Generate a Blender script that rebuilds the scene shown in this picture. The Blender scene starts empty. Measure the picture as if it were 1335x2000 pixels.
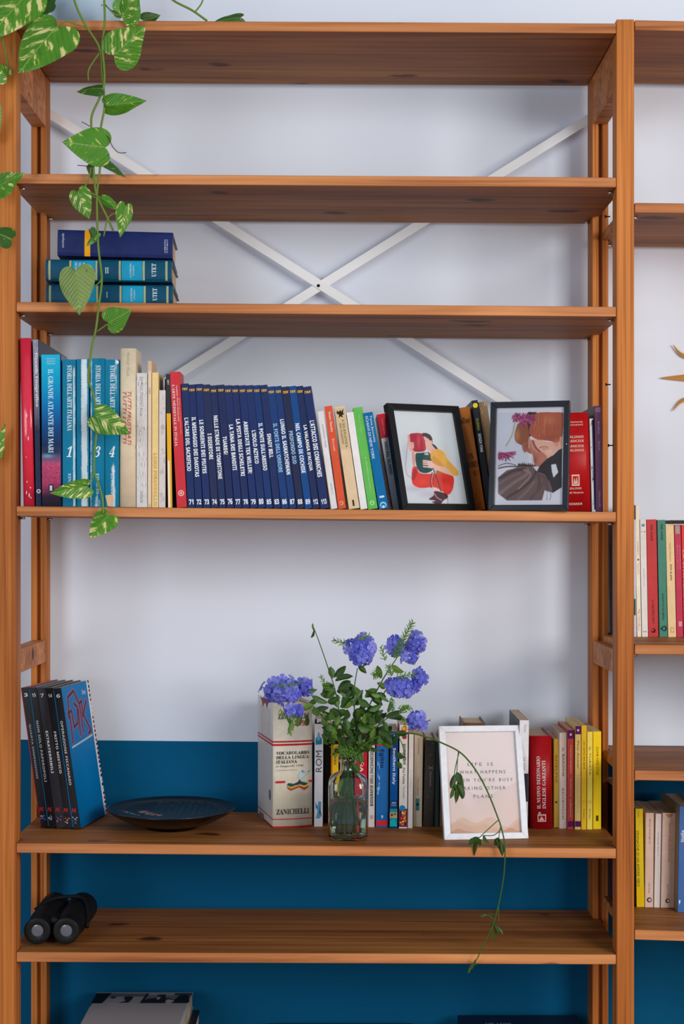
import bpy, math, random
import numpy as np
from mathutils import Vector, Matrix, Euler
random.seed(7)
C = bpy.context.scene.collection

# ------------------------------------------------------------ camera, world, lights, exposure
F, D, H = 2964.0, 2.54, 1.5          # focal length in pixels (1335x2000), camera distance to the shelf fronts, camera height
cam = bpy.data.cameras.new('camera'); co = bpy.data.objects.new('camera', cam); C.objects.link(co)
co.location = (0, -D, H); co.rotation_euler = (math.pi/2, 0, 0)
cam.sensor_fit = 'VERTICAL'; cam.sensor_height = 36; cam.lens = F/2000*36
cam.shift_y = 0.02; cam.clip_start = 0.05
bpy.context.scene.camera = co
vs = bpy.context.scene.view_settings
vs.view_transform = 'Standard'; vs.look = 'None'; vs.gamma = 1; vs.exposure = 0.02; vs.use_curve_mapping = False
W_ = bpy.data.worlds.new('world'); bpy.context.scene.world = W_; W_.use_nodes = True
W_.node_tree.nodes['Background'].inputs[0].default_value = (0.78, 0.88, 1.0, 1)
W_.node_tree.nodes['Background'].inputs[1].default_value = 0.37
def area(name, loc, target, sx, sy, power, color):
    l = bpy.data.lights.new(name, 'AREA'); l.shape = 'RECTANGLE'; l.size = sx; l.size_y = sy; l.energy = power; l.color = color
    o = bpy.data.objects.new(name, l); C.objects.link(o); o.location = loc
    o.rotation_euler = (Vector(target)-Vector(loc)).to_track_quat('-Z', 'Y').to_euler()
area('window_light', (2.1, -3.1, 2.2), (0.1, 0, 1.55), 1.3, 1.6, 74, (1.0, 0.965, 0.92))
area('left_window_light', (-1.85, -3.2, 1.85), (-0.1, 0, 1.55), 1.2, 2.0, 39, (0.86, 0.94, 1.0))
area('added_warm_fill', (2.3, -1.5, 2.0), (1.0, 0.3, 1.6), 0.5, 0.5, 13, (1.0, 0.87, 0.74))  # added fill that warms and brightens the right bay wall, no fixture known

# ------------------------------------------------------------ helpers
def lin(c):
    out = []
    for v in c:
        v = v/255
        out.append(v/12.92 if v <= .04045 else ((v+.055)/1.055)**2.4)
    return tuple(out)
def Wp(px, py, Y=0.0):               # point at real depth Y behind the shelf fronts
    k = (D+Y)/F
    return Vector(((px-668)*k, Y, H-(py-1040)*k))
def Xp(px, Y=0.0): return (px-668)*(D+Y)/F
def Zp(py, Y=0.0): return H-(py-1040)*(D+Y)/F

MATS = {}
def mat(name, col=None, rough=.5, metal=0, spec=.5, coat=0, trans=0, ior=1.45):
    if name in MATS: return MATS[name]
    m = bpy.data.materials.new(name); m.use_nodes = True; p = m.node_tree.nodes['Principled BSDF']
    if col: p.inputs['Base Color'].default_value = (*lin(col), 1)
    p.inputs['Roughness'].default_value = rough; p.inputs['Metallic'].default_value = metal
    p.inputs['Specular IOR Level'].default_value = spec
    p.inputs['Coat Weight'].default_value = coat; p.inputs['Coat Roughness'].default_value = .15
    p.inputs['Transmission Weight'].default_value = trans; p.inputs['IOR'].default_value = ior
    MATS[name] = m; return m
def cm(col, rough=.5, coat=0):
    """plain coloured material with a little procedural wear"""
    key = 'c%d_%d_%d_%d_%d' % (*col, int(rough*100), int(coat*100))
    if key in MATS: return MATS[key]
    m = mat(key, col, rough, coat=coat*(1 if coat >= .8 else .5), spec=.22); nt = m.node_tree; p = nt.nodes['Principled BSDF']
    tc = nt.nodes.new('ShaderNodeTexCoord'); n = nt.nodes.new('ShaderNodeTexNoise'); n.inputs['Scale'].default_value = 90; n.inputs['Detail'].default_value = 4
    mx = nt.nodes.new('ShaderNodeMix'); mx.data_type = 'RGBA'
    c = lin(col); mx.inputs[6].default_value = (*[v*.84 for v in c], 1); mx.inputs[7].default_value = (*[min(1, v*1.1+.004) for v in c], 1)
    nt.links.new(tc.outputs['Object'], n.inputs['Vector']); nt.links.new(n.outputs[0], mx.inputs[0]); nt.links.new(mx.outputs[2], p.inputs['Base Color'])
    return m
def vcol_mat():
    if 'print' in MATS: return MATS['print']
    m = mat('print', (255, 255, 255), .5, spec=.15); nt = m.node_tree
    a = nt.nodes.new('ShaderNodeAttribute'); a.attribute_name = 'Col'
    nt.links.new(a.outputs['Color'], nt.nodes['Principled BSDF'].inputs['Base Color']); return m
def ramp(nt, stops):
    r = nt.nodes.new('ShaderNodeValToRGB'); e = r.color_ramp.elements
    while len(e) < len(stops): e.new(.5)
    for k, (p, c) in enumerate(stops): e[k].position = p; e[k].color = (*lin(c), 1)
    return r
def wood(axis, kind):
    key = 'wood_'+axis+kind
    if key in MATS: return MATS[key]
    m = mat(key, (200, 130, 80), .55, spec=.22); nt = m.node_tree; L = nt.links.new; p = nt.nodes['Principled BSDF']
    tc = nt.nodes.new('ShaderNodeTexCoord')
    def mp(sl, sc, sy=None):
        q = nt.nodes.new('ShaderNodeMapping'); q.inputs['Scale'].default_value = (sl, sc, sc) if axis == 'x' else (sc, sc, sl)
        L(tc.outputs['Object'], q.inputs['Vector']); return q
    n1 = nt.nodes.new('ShaderNodeTexNoise'); n1.inputs['Scale'].default_value = 1; n1.inputs['Detail'].default_value = 5; n1.inputs['Distortion'].default_value = .5
    L(mp(2.2, 75 if axis == 'x' else 210).outputs[0], n1.inputs['Vector'])
    if axis == 'x': r1 = ramp(nt, [(.26, (146, 88, 50)), (.48, (200, 133, 84)), (.72, (220, 153, 98))])
    else: r1 = ramp(nt, [(.30, (146, 80, 34)), (.48, (188, 114, 52)), (.70, (206, 132, 64))])
    L(n1.outputs[0], r1.inputs[0])
    n2 = nt.nodes.new('ShaderNodeTexNoise'); n2.inputs['Scale'].default_value = 1; n2.inputs['Detail'].default_value = 3; n2.inputs['Distortion'].default_value = 1.2
    L(mp(.9, 11).outputs[0], n2.inputs['Vector'])
    r2 = ramp(nt, [(.3, (205, 190, 178)), (.62, (255, 255, 255))]); L(n2.outputs[0], r2.inputs[0])
    mx = nt.nodes.new('ShaderNodeMix'); mx.data_type = 'RGBA'; mx.blend_type = 'MULTIPLY'; mx.inputs[0].default_value = 1
    L(r1.outputs[0], mx.inputs[6]); L(r2.outputs[0], mx.inputs[7])
    out = mx.outputs[2]
    if axis == 'x':
        # knots: sparse stretched cells
        nd = nt.nodes.new('ShaderNodeTexNoise'); nd.inputs['Scale'].default_value = 14
        L(tc.outputs['Object'], nd.inputs['Vector'])
        v = nt.nodes.new('ShaderNodeTexVoronoi'); v.inputs['Scale'].default_value = 1
        ad = nt.nodes.new('ShaderNodeVectorMath'); ad.operation = 'MULTIPLY_ADD'; ad.inputs[1].default_value = (.35, .35, .35)
        L(nd.outputs[1], ad.inputs[0]); L(mp(4.6, 9.5).outputs[0], ad.inputs[2]); L(ad.outputs[0], v.inputs['Vector'])
        r3 = ramp(nt, [(.02, (70, 42, 26)), (.10, (120, 80, 52)), (.15, (255, 255, 255))]); L(v.outputs['Distance'], r3.inputs[0])
        m3 = nt.nodes.new('ShaderNodeMix'); m3.data_type = 'RGBA'; m3.blend_type = 'MULTIPLY'; m3.inputs[0].default_value = .85
        L(out, m3.inputs[6]); L(r3.outputs[0], m3.inputs[7]); out = m3.outputs[2]
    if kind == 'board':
        # shade put into the colour: board tops and undersides darker than the front edge
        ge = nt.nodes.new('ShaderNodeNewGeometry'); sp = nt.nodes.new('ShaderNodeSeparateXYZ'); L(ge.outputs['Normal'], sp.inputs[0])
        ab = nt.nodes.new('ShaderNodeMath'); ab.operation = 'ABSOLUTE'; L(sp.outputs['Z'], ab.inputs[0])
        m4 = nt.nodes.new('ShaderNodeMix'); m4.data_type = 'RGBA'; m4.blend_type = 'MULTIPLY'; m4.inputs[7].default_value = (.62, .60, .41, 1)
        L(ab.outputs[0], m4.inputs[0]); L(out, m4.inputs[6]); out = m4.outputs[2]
    L(out, p.inputs['Base Color'])
    b = nt.nodes.new('ShaderNodeBump'); b.inputs['Strength'].default_value = .12; b.inputs['Distance'].default_value = .001
    L(n1.outputs[0], b.inputs['Height']); L(b.outputs[0], p.inputs['Normal'])
    return m

class MB:
    def __init__(s): s.v = []; s.f = []; s.mi = []; s.sm = []
    def add(s, vs, fs, mi=0, smooth=False):
        o = len(s.v); s.v += [tuple(v) for v in vs]
        for f in fs: s.f.append([o+i for i in f]); s.mi.append(mi); s.sm.append(smooth)
        return s
    def box(s, x0, x1, y0, y1, z0, z1, mi=0):
        v = [(x0,y0,z0),(x1,y0,z0),(x1,y1,z0),(x0,y1,z0),(x0,y0,z1),(x1,y0,z1),(x1,y1,z1),(x0,y1,z1)]
        return s.add(v, [(0,3,2,1),(4,5,6,7),(0,1,5,4),(1,2,6,5),(2,3,7,6),(3,0,4,7)], mi)
    def prism(s, prof, z0, z1, mi=0, side_mi=None, smooth=None, z0f=None, z1f=None):
        n = len(prof)
        lo = [(x, y, z0f(x) if z0f else z0) for x, y in prof]; hi = [(x, y, z1f(x) if z1f else z1) for x, y in prof]
        o = len(s.v); s.v += lo+hi
        s.f.append([o+i for i in reversed(range(n))]); s.mi.append(mi); s.sm.append(False)
        s.f.append([o+n+i for i in range(n)]); s.mi.append(mi); s.sm.append(False)
        for i in range(n):
            j = (i+1) % n; s.f.append([o+i, o+j, o+n+j, o+n+i]); s.mi.append(side_mi[i] if side_mi else mi); s.sm.append(bool(smooth and smooth[i]))
        return s
    def tube(s, pts, rad, seg=8, mi=0, cap=True):
        pts = [Vector(p) for p in pts]; n = len(pts)
        if not hasattr(rad, '__len__'): rad = [rad]*n
        rings = []; up = Vector((.13, .9, .31)).normalized()
        o = len(s.v)
        for i, p in enumerate(pts):
            t = (pts[min(i+1, n-1)]-pts[max(i-1, 0)]).normalized()
            a = t.cross(up)
            if a.length < 1e-3: a = t.cross(Vector((1, 0, 0)))
            a.normalize(); b = t.cross(a)
            for k in range(seg):
                th = 2*math.pi*k/seg; s.v.append(tuple(p+(a*math.cos(th)+b*math.sin(th))*rad[i]))
        for i in range(n-1):
            for k in range(seg):
                k2 = (k+1) % seg
                s.f.append([o+i*seg+k, o+i*seg+k2, o+(i+1)*seg+k2, o+(i+1)*seg+k]); s.mi.append(mi); s.sm.append(True)
        if cap:
            s.f.append([o+k for k in reversed(range(seg))]); s.mi.append(mi); s.sm.append(False)
            s.f.append([o+(n-1)*seg+k for k in range(seg)]); s.mi.append(mi); s.sm.append(False)
        return s
    def lathe(s, prof, seg=32, M=None, mi=0, sq=None):
        """prof: (radius, height) pairs about the z axis; sq: optional rounding exponent for squarish sections"""
        o = len(s.v); M = M or Matrix()
        for r, z in prof:
            for k in range(seg):
                th = 2*math.pi*k/seg; c, d = math.cos(th), math.sin(th); q = 1
                if sq:
                    e = sq(z); q = 1/((abs(c)**e+abs(d)**e)**(1/e))
                s.v.append(tuple(M @ Vector((r*q*c, r*q*d, z))))
        for i in range(len(prof)-1):
            for k in range(seg):
                k2 = (k+1) % seg
                s.f.append([o+i*seg+k, o+i*seg+k2, o+(i+1)*seg+k2, o+(i+1)*seg+k]); s.mi.append(mi); s.sm.append(True)
        return s
    def mesh(s, name, mats):
        me = bpy.data.meshes.new(name); me.from_pydata(s.v, [], s.f); me.update()
        for m in mats: me.materials.append(m)
        me.polygons.foreach_set('material_index', s.mi); me.polygons.foreach_set('use_smooth', s.sm)
        return me
    def build(s, name, mats, parent=None, bevel=0):
        if not isinstance(mats, (list, tuple)): mats = [mats]
        o = bpy.data.objects.new(name, s.mesh(name, mats)); C.objects.link(o); o.parent = parent
        if bevel:
            b = o.modifiers.new('bevel', 'BEVEL'); b.width = bevel; b.segments = 2; b.limit_method = 'ANGLE'
        return o
def empty(name, loc=(0,0,0), rot=(0,0,0)):
    o = bpy.data.objects.new(name, None); C.objects.link(o); o.location = loc; o.rotation_euler = rot; o.empty_display_size = .02; return o
def tag(o, label=None, cat=None, group=None, kind=None):
    if label: o['label'] = label
    if cat: o['category'] = cat
    if group: o['group'] = group
    if kind: o['kind'] = kind
    return o
def spline(pts, n=6):
    P = [Vector(p) for p in pts]; P = [P[0]*2-P[1]]+P+[P[-1]*2-P[-2]]; out = []
    for i in range(1, len(P)-2):
        for k in range(n):
            t = k/n; a, b, c, d = P[i-1:i+3]
            out.append(.5*((2*b)+(c-a)*t+(2*a-5*b+4*c-d)*t*t+(3*b-a-3*c+d)*t**3))
    out.append(P[-2]); return out

# flat print: polygons with their own colours on a plane x-z facing -y
def decals(parent, polys, name='spine_print', y=-.0003, step=.00012):
    me = bpy.data.meshes.new(name); v = []; f = []; cols = []
    for i, (pts, col) in enumerate(polys):
        o = len(v); v += [(p[0], y-step*i, p[1]) for p in pts]; f.append(list(range(o, o+len(pts)))); cols += [(*lin(col), 1)]*len(pts)
    me.from_pydata(v, [], f); a = me.color_attributes.new('Col', 'FLOAT_COLOR', 'POINT'); a.data.foreach_set('color', np.array(cols).ravel())
    me.materials.append(vcol_mat()); o = bpy.data.objects.new(name, me); C.objects.link(o); o.parent = parent; return o
def circ(x, z, r, n=14, rz=None): return [(x+r*math.cos(k*2*math.pi/n), z+(rz or r)*math.sin(k*2*math.pi/n)) for k in range(n)]
def rect(x0, x1, z0, z1): return [(x0, z0), (x1, z0), (x1, z1), (x0, z1)]

TEXTS = []
def text(parent, s, x0, x1, z0, z1, col, dirn='cw', y=-.0004, style='', off=0.0, slant=0, name='lettering'):
    TEXTS.append((parent, s, x0, x1, z0, z1, col, dirn, y, style, off, slant, name))
def styled(s, style):
    if style == 'serif':
        m = lambda ch: chr(0x1D400+ord(ch)-65) if 'A' <= ch <= 'Z' else chr(0x1D41A+ord(ch)-97) if 'a' <= ch <= 'z' else chr(0x1D7CE+ord(ch)-48) if '0' <= ch <= '9' else ch
    elif style == 'italic':
        m = lambda ch: chr(0x1D468+ord(ch)-65) if 'A' <= ch <= 'Z' else chr(0x1D482+ord(ch)-97) if 'a' <= ch <= 'z' else ch
    elif style == 'bold':
        m = lambda ch: chr(0x1D5D4+ord(ch)-65) if 'A' <= ch <= 'Z' else chr(0x1D5EE+ord(ch)-97) if 'a' <= ch <= 'z' else chr(0x1D7EC+ord(ch)-48) if '0' <= ch <= '9' else ch
    elif style == 'mono':
        m = lambda ch: chr(0x1D670+ord(ch)-65) if 'A' <= ch <= 'Z' else ch
    else: return s
    return ''.join(m(c) for c in s)
def make_texts():
    tmp = []
    for t in TEXTS:
        c = bpy.data.curves.new('tmp', 'FONT'); c.body = styled(t[1], t[9]); c.resolution_u = 2; c.offset = t[10]; c.shear = t[11]
        if t[9] == 'spaced': c.space_character = 1.5; c.space_word = 1.3
        o = bpy.data.objects.new('tmp', c); C.objects.link(o); tmp.append(o)
    dg = bpy.context.evaluated_depsgraph_get()
    for o, t in zip(tmp, TEXTS):
        me = bpy.data.meshes.new_from_object(o.evaluated_get(dg)); me.name = 'lettering'
        n = len(me.vertices)
        if n == 0: bpy.data.objects.remove(o); continue
        a = np.empty(n*3); me.vertices.foreach_get('co', a); a = a.reshape(-1, 3)
        lo, hi = a.min(0), a.max(0); u = (a[:, 0]-lo[0])/max(hi[0]-lo[0], 1e-6); v = (a[:, 1]-lo[1])/max(hi[1]-lo[1], 1e-6)
        parent, s, x0, x1, z0, z1, col, dirn, y, *_ = t
        if dirn == 'cw': X = x0+v*(x1-x0); Z = z1-u*(z1-z0)
        elif dirn == 'ccw': X = x1-v*(x1-x0); Z = z0+u*(z1-z0)
        else: X = x0+u*(x1-x0); Z = z0+v*(z1-z0)
        a = np.stack([X, np.full(n, y), Z], 1); me.vertices.foreach_set('co', a.ravel()); me.materials.clear(); me.materials.append(cm(col, .5)); me.update()
        q = bpy.data.objects.new(t[12], me); C.objects.link(q); q.parent = parent
        bpy.data.objects.remove(o)

# ------------------------------------------------------------ the setting
YW = .33
def paint(name, col, scale):
    m = mat(name, col, .7, spec=.12); nt = m.node_tree; L = nt.links.new; p = nt.nodes['Principled BSDF']
    tc = nt.nodes.new('ShaderNodeTexCoord'); q = nt.nodes.new('ShaderNodeMapping'); q.inputs['Scale'].default_value = (40, 40, 260); L(tc.outputs['Object'], q.inputs[0])
    n = nt.nodes.new('ShaderNodeTexNoise'); n.inputs['Scale'].default_value = 1; n.inputs['Detail'].default_value = 4; L(q.outputs[0], n.inputs['Vector'])
    b = nt.nodes.new('ShaderNodeBump'); b.inputs['Strength'].default_value = scale; b.inputs['Distance'].default_value = .001; L(n.outputs[0], b.inputs['Height']); L(b.outputs[0], p.inputs['Normal'])
    n2 = nt.nodes.new('ShaderNodeTexNoise'); n2.inputs['Scale'].default_value = 2.5; L(tc.outputs['Object'], n2.inputs['Vector'])
    c = lin(col); mx = nt.nodes.new('ShaderNodeMix'); mx.data_type = 'RGBA'; mx.inputs[6].default_value = (*[v*.95 for v in c], 1); mx.inputs[7].default_value = (*[min(1, v*1.05) for v in c], 1)
    L(n2.outputs[0], mx.inputs[0]); L(mx.outputs[2], p.inputs['Base Color']); return m
zl, zr = Zp(1444.5, YW), Zp(1456.5, YW)
slope = (zr-zl)/(Xp(1300, YW)-Xp(40, YW)); zb = lambda x: zl+slope*(x-Xp(40, YW))
w = MB(); xa, xb = -2.6, 2.8
for x0, x1 in ((xa, xb),):
    w.add([(x0,YW,0),(x1,YW,0),(x1,YW,zb(x1)),(x0,YW,zb(x0)),(x1,YW,2.9),(x0,YW,2.9),(x0,YW+.12,0),(x1,YW+.12,0),(x1,YW+.12,2.9),(x0,YW+.12,2.9)],
          [(0,1,2,3)], 1).add([], [])
    o = 0
    w.f += [[3,2,4,5],[6,9,8,7],[5,4,8,9],[0,6,7,1]]; w.mi += [0,0,0,0]; w.sm += [False]*4
wall = w.build('wall_back', [paint('wall_white', (222, 229, 243), .10), paint('wall_blue', (0, 88, 130), .35)]); tag(wall, kind='structure')
fl = MB().box(-2.6, 2.8, -4.6, YW, -.05, 0).build('floor', wood('x', 'floor')); tag(fl, kind='structure')

# ------------------------------------------------------------ bookcases
CL = 'pine bookcase'
def wing_board(XL, XR, wl=.0, wr=.0, dep=.30):
    return [(XL, 0), (XR, 0)]+([(XR, .045), (XR+wr, .045), (XR+wr, .235), (XR, .235)] if wr else [])+[(XR, dep), (XL, dep)]+([(XL, .235), (XL-wl, .235), (XL-wl, .045), (XL, .045)] if wl else [])
def board(parent, XL, XR, yl, yr, pl, pr, th=.0167, wl=.012, wr=.012):
    """front top edge at height pixel yl at px pl and yr at px pr"""
    za, zc = Zp(yl), Zp(yr); x0, x1 = Xp(pl), Xp(pr); top = lambda x: za+(zc-za)*(x-x0)/(x1-x0)
    o = MB().prism(wing_board(XL, XR, wl, wr), 0, 0, z0f=lambda x: top(x)-th, z1f=top).build('shelf_board', wood('x', 'board'), parent, .0012)
    return top
XL, XR = Xp(32.5), Xp(1203)
PL0, PR1 = Xp(-2), Xp(1238)
PTOP = Zp(38)
unit = empty('bookcase', (0, 0, 0)); tag(unit, 'tall pine bookcase with wide open shelves and a crossed metal brace at its back', 'bookcase')
unit2 = empty('bookcase', (0, 0, 0)); tag(unit2, 'neighbouring pine bookcase at the right edge, its shelves at different heights', 'bookcase')
def post(parent, x0, x1, y0, y1, groove):
    xm = (x0+x1)/2; g = .0036; d = .011
    if groove == 'back': prof = [(x0,y0),(x1,y0),(x1,y1),(xm+g,y1),(xm+g,y1-d),(xm-g,y1-d),(xm-g,y1),(x0,y1)]
    else: prof = [(x0,y0),(xm-g,y0),(xm-g,y0+d),(xm+g,y0+d),(xm+g,y0),(x1,y0),(x1,y1),(x0,y1)]
    return MB().prism(prof, .0, PTOP).build('post', wood('z', 'post'), parent, .001)
post(unit, PL0, XL-.0006, -.001, .038, 'back'); post(unit, PL0, XL-.0006, .264, .2985, 'front')
post(unit, XR+.0006, PR1, -.001, .038, 'back'); post(unit, XR+.0006, PR1, .244, .2985, 'front')
def rung(parent, x0, x1, z0, z1, ya, yb): return MB().box(x0+.0015, x1-.0015, ya, yb, z0, z1).build('rung', wood('x', 'rung'), parent, .001)
for x0, x1, ye in ((PL0, XL-.0006, .264), (XR+.0006, PR1, .244)):
    rung(unit, x0, x1, Zp(166), Zp(45), .038, ye); rung(unit, x0, x1, Zp(1319), Zp(1272), .038, ye); rung(unit, x0, x1, Zp(2290), Zp(2240), .038, ye)
SH = {}
SH[1] = board(unit, XL, XR, 39, 45.5, 33, 1203, wl=0, wr=0)
SH[2] = board(unit, XL, XR, 339, 346.5, 33, 1203)
SH[3] = board(unit, XL, XR, 589.5, 599, 33, 1203)
SH[4] = board(unit, XL, XR, 988.5, 1000, 33, 1203)
SH[5] = board(unit, XL, XR, 1646.5, 1657.5, 33, 1203)
SH[6] = board(unit, XL, XR, 1859.5, 1864.5, 33, 1203)
SH[7] = board(unit, XL, XR, 2143, 2147, 33, 1203)
# steel pins under the boards
pin_me = MB().tube([(0,0,0),(.010,0,0)], .0022, 8).mesh('shelf_pin', [mat('pin_steel', (190, 190, 190), .3, 1)])
def pins(parent, top, xl, xr, th=.0167):
    for x, sg in ((xl-.0008, 1), (xr+.0008, -1)):
        for y in (.026, .272):
            o = bpy.data.objects.new('shelf_pin', pin_me); C.objects.link(o); o.parent = parent; o.location = (x, y, top(x)-th-.0032); o.scale = (sg, 1, 1)
for k in range(2, 8): pins(unit, SH[k], XL, XR)
# cross brace
br_mat = mat('brace_paint', (238, 240, 244), .5, .1, spec=.3)
def brace(parent, p0, p1, y, wdt=.0165):
    a, b = Wp(p0[0], p0[1], y), Wp(p1[0], p1[1], y); d = (b-a).normalized(); n = Vector((-d.z, 0, d.x))*wdt/2; t = Vector((0, .0018, 0))
    v = [a-n, b-n, b+n, a+n]; v = v+[q+t for q in v]
    return MB().add(v, [(0,1,2,3),(7,6,5,4),(0,4,5,1),(1,5,6,2),(2,6,7,3),(3,7,4,0)]).build('brace_strip', br_mat, parent)
brace(unit, (82, 212), (1162, 896), .3004); brace(unit, (1172, 218), (84, 896), .3026)
bc = Wp(622, 558, .3004)
MB().lathe([(0, .0022), (.0022, .0019), (.003, .0006), (.003, 0)], 12, Matrix.Translation(bc) @ Matrix.Rotation(math.pi/2, 4, 'X')).build('brace_bolt', mat('black_steel', (25, 25, 27), .4, .8), unit)
# right unit
RL, RR = Xp(1239.5), Xp(1239.5)+1.003
R = {}
for k, (yl, yr, a, b) in {1: (39, 41, 1240, 1335), 2: (396, 397, 1240, 1335), 3: (1258.5, 1259.5, 1240, 1335), 4: (1504.5, 1506, 1241, 1335), 5: (1816, 1819, 1243, 1335)}.items():
    R[k] = board(unit2, RL, RR, yl, (yr-yl)*3+yl, a, a+285, wl=0 if k == 1 else .012, wr=0)
    if k > 1: pins(unit2, R[k], RL, RR)
post(unit2, RR+.0006, RR+.03, -.001, .038, 'back'); post(unit2, RR+.0006, RR+.03, .244, .2985, 'front')
for z0, z1 in ((166, 45), (1319, 1272), (2290, 2240)): rung(unit2, RR+.0006, RR+.03, Zp(z0), Zp(z1), .038, .244)
# black pegs in the shared post
peg = MB().tube([(0,0,0),(.007,0,0),(.0071,0,0),(.009,0,0)], [.0011,.0011,.0026,.0026], 8).mesh('peg', [mat('black_steel')])
for px, py, y in ((1203, 423, .06), (1203, 751, .055), (1203, 870, .03)):
    o = bpy.data.objects.new('peg', peg); C.objects.link(o); o.parent = unit; o.location = (XR+.0006, y, Zp(py, y)); o.scale = (-1, 1, 1)

# ------------------------------------------------------------ books
PAGE = mat('pages', (214, 196, 166), .8); nt = PAGE.node_tree
_tc = nt.nodes.new('ShaderNodeTexCoord'); _w = nt.nodes.new('ShaderNodeTexNoise'); _mp = nt.nodes.new('ShaderNodeMapping'); _mp.inputs['Scale'].default_value = (1800, 4, 4)
nt.links.new(_tc.outputs['Object'], _mp.inputs[0]); nt.links.new(_mp.outputs[0], _w.inputs['Vector']); _r = ramp(nt, [(.3, (168, 142, 112)), (.7, (224, 206, 178))]); nt.links.new(_w.outputs[0], _r.inputs[0]); nt.links.new(_r.outputs[0], nt.nodes['Principled BSDF'].inputs['Base Color'])
BOOKS = {}
class Bk: pass
def book(label, X, Y, Z, w, h, d, col, lean=0, yaw=0, b=0.0, hard=False, side=None, name='book', group=None, rough=.42, coat=0, cat='book', roll=0):
    B = Bk(); B.w, B.h, B.d = w, h, d; B.b = b
    lift = w*math.sin(lean) if lean > 0 else 0
    R_ = Matrix.Rotation(yaw, 4, 'Z') @ Matrix.Rotation(lean, 4, 'Y')
    B.o = empty(name, (X, Y, Z+lift+.0003), R_.to_euler()); tag(B.o, label, cat, group)
    t = .0024 if hard else .0006; r = min(.0022 if (hard or b) else .0007, w*.3)
    prof = [(0, d), (0, r)]; sd = [1, 0]; sm = [0, 0]
    n = 6 if b > 0 else 2
    for k in range(n+1):
        u = k/n; x = u*w
        if k == 0: x = r*.35
        if k == n: x = w-r*.35
        prof.append((x, -b*(1-(2*u-1)**2))); sd.append(0); sm.append(1 if (b > 0 and k < n) else 0)
    prof += [(w, r), (w, d), (w-t, d), (w-t, r+t), (t, r+t), (t, d)]; sd += [1, 0, 1, 0, 1, 0]; sm += [0]*6
    mats = [cm(col, rough, coat), cm(side or col, rough, coat)]
    B.cover = MB().prism(prof, 0, h, 0, sd, sm).build('cover', mats, B.o)
    ins = .0028 if hard else .0004
    B.pages = MB().box(t, w-t, r+t, d-(.003 if hard else .0005), ins, h-ins).build('page_block', PAGE, B.o)
    return B
def px_book(label, shelf, Y, bl, br, tl, ytop, d, col, **k):
    """spine given by the pixel columns of its foot and of its top left corner, standing at real depth Y"""
    top = shelf; X0, X1 = Xp(bl, Y), Xp(br, Y); Z = top((X0+X1)/2)
    Ht = Zp(ytop, Y)-Z; lean = math.atan2(Xp(tl, Y)-X0, Ht); w = (X1-X0)*math.cos(lean)-.0002
    h = (Ht-(w*math.sin(lean) if lean > 0 else 0))/math.cos(lean)
    B = book(label, X0, Y, Z, w, h, d, col, lean=lean, **k); B.ytop = ytop; B.ybot = 1040+(H-Z)*F/(D+Y); return B
def yz(B, y): return B.h*(B.ybot-y)/(B.ybot-B.ytop)
def T(B, s, y0, y1, f0=.25, f1=.75, col=(255,255,255), dirn='cw', **k):
    text(B.o, s, B.w*f0, B.w*f1, yz(B, y1), yz(B, y0), col, dirn, y=-B.b-.0006, **k)
def RD(B, items, y=None):
    """items: (f0,f1,ytop,ybottom,colour) bands and panels; ('c',fx,y,r_frac,colour) discs"""
    P = []
    for it in items:
        if it[0] == 'c': P.append((circ(B.w*it[1], yz(B, it[2]), B.w*it[3]), it[4]))
        elif it[0] == 'p': P.append(([(B.w*a, yz(B, c)) for a, c in it[1]], it[2]))
        else: P.append((rect(B.w*it[0], B.w*it[1], yz(B, it[3]), yz(B, it[2])), it[4]))
    return decals(B.o, P, y=(-B.b-.0002) if y is None else y)
def bandwrap(B, y0, y1, col, e=.00015, z0=None, z1=None):
    """a band printed round the spine and both boards"""
    z0 = yz(B, y1) if z0 is None else z0; z1 = yz(B, y0) if z1 is None else z1
    prof = [(-e, B.d), (-e, .0018)]
    for k in range(9):
        u = k/8; prof.append((u*B.w if 0 < k < 8 else (.0006-e if k == 0 else B.w-.0006+e), -B.b*(1-(2*u-1)**2)-e))
    prof += [(B.w+e, .0018), (B.w+e, B.d)]
    n = len(prof); v = [(x, y, z0) for x, y in prof]+[(x, y, z1) for x, y in prof]
    return MB().add(v, [(i, i+1, n+i+1, n+i) for i in range(n-1)]).build('printed_band', cm(col, .42), B.o)

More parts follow.
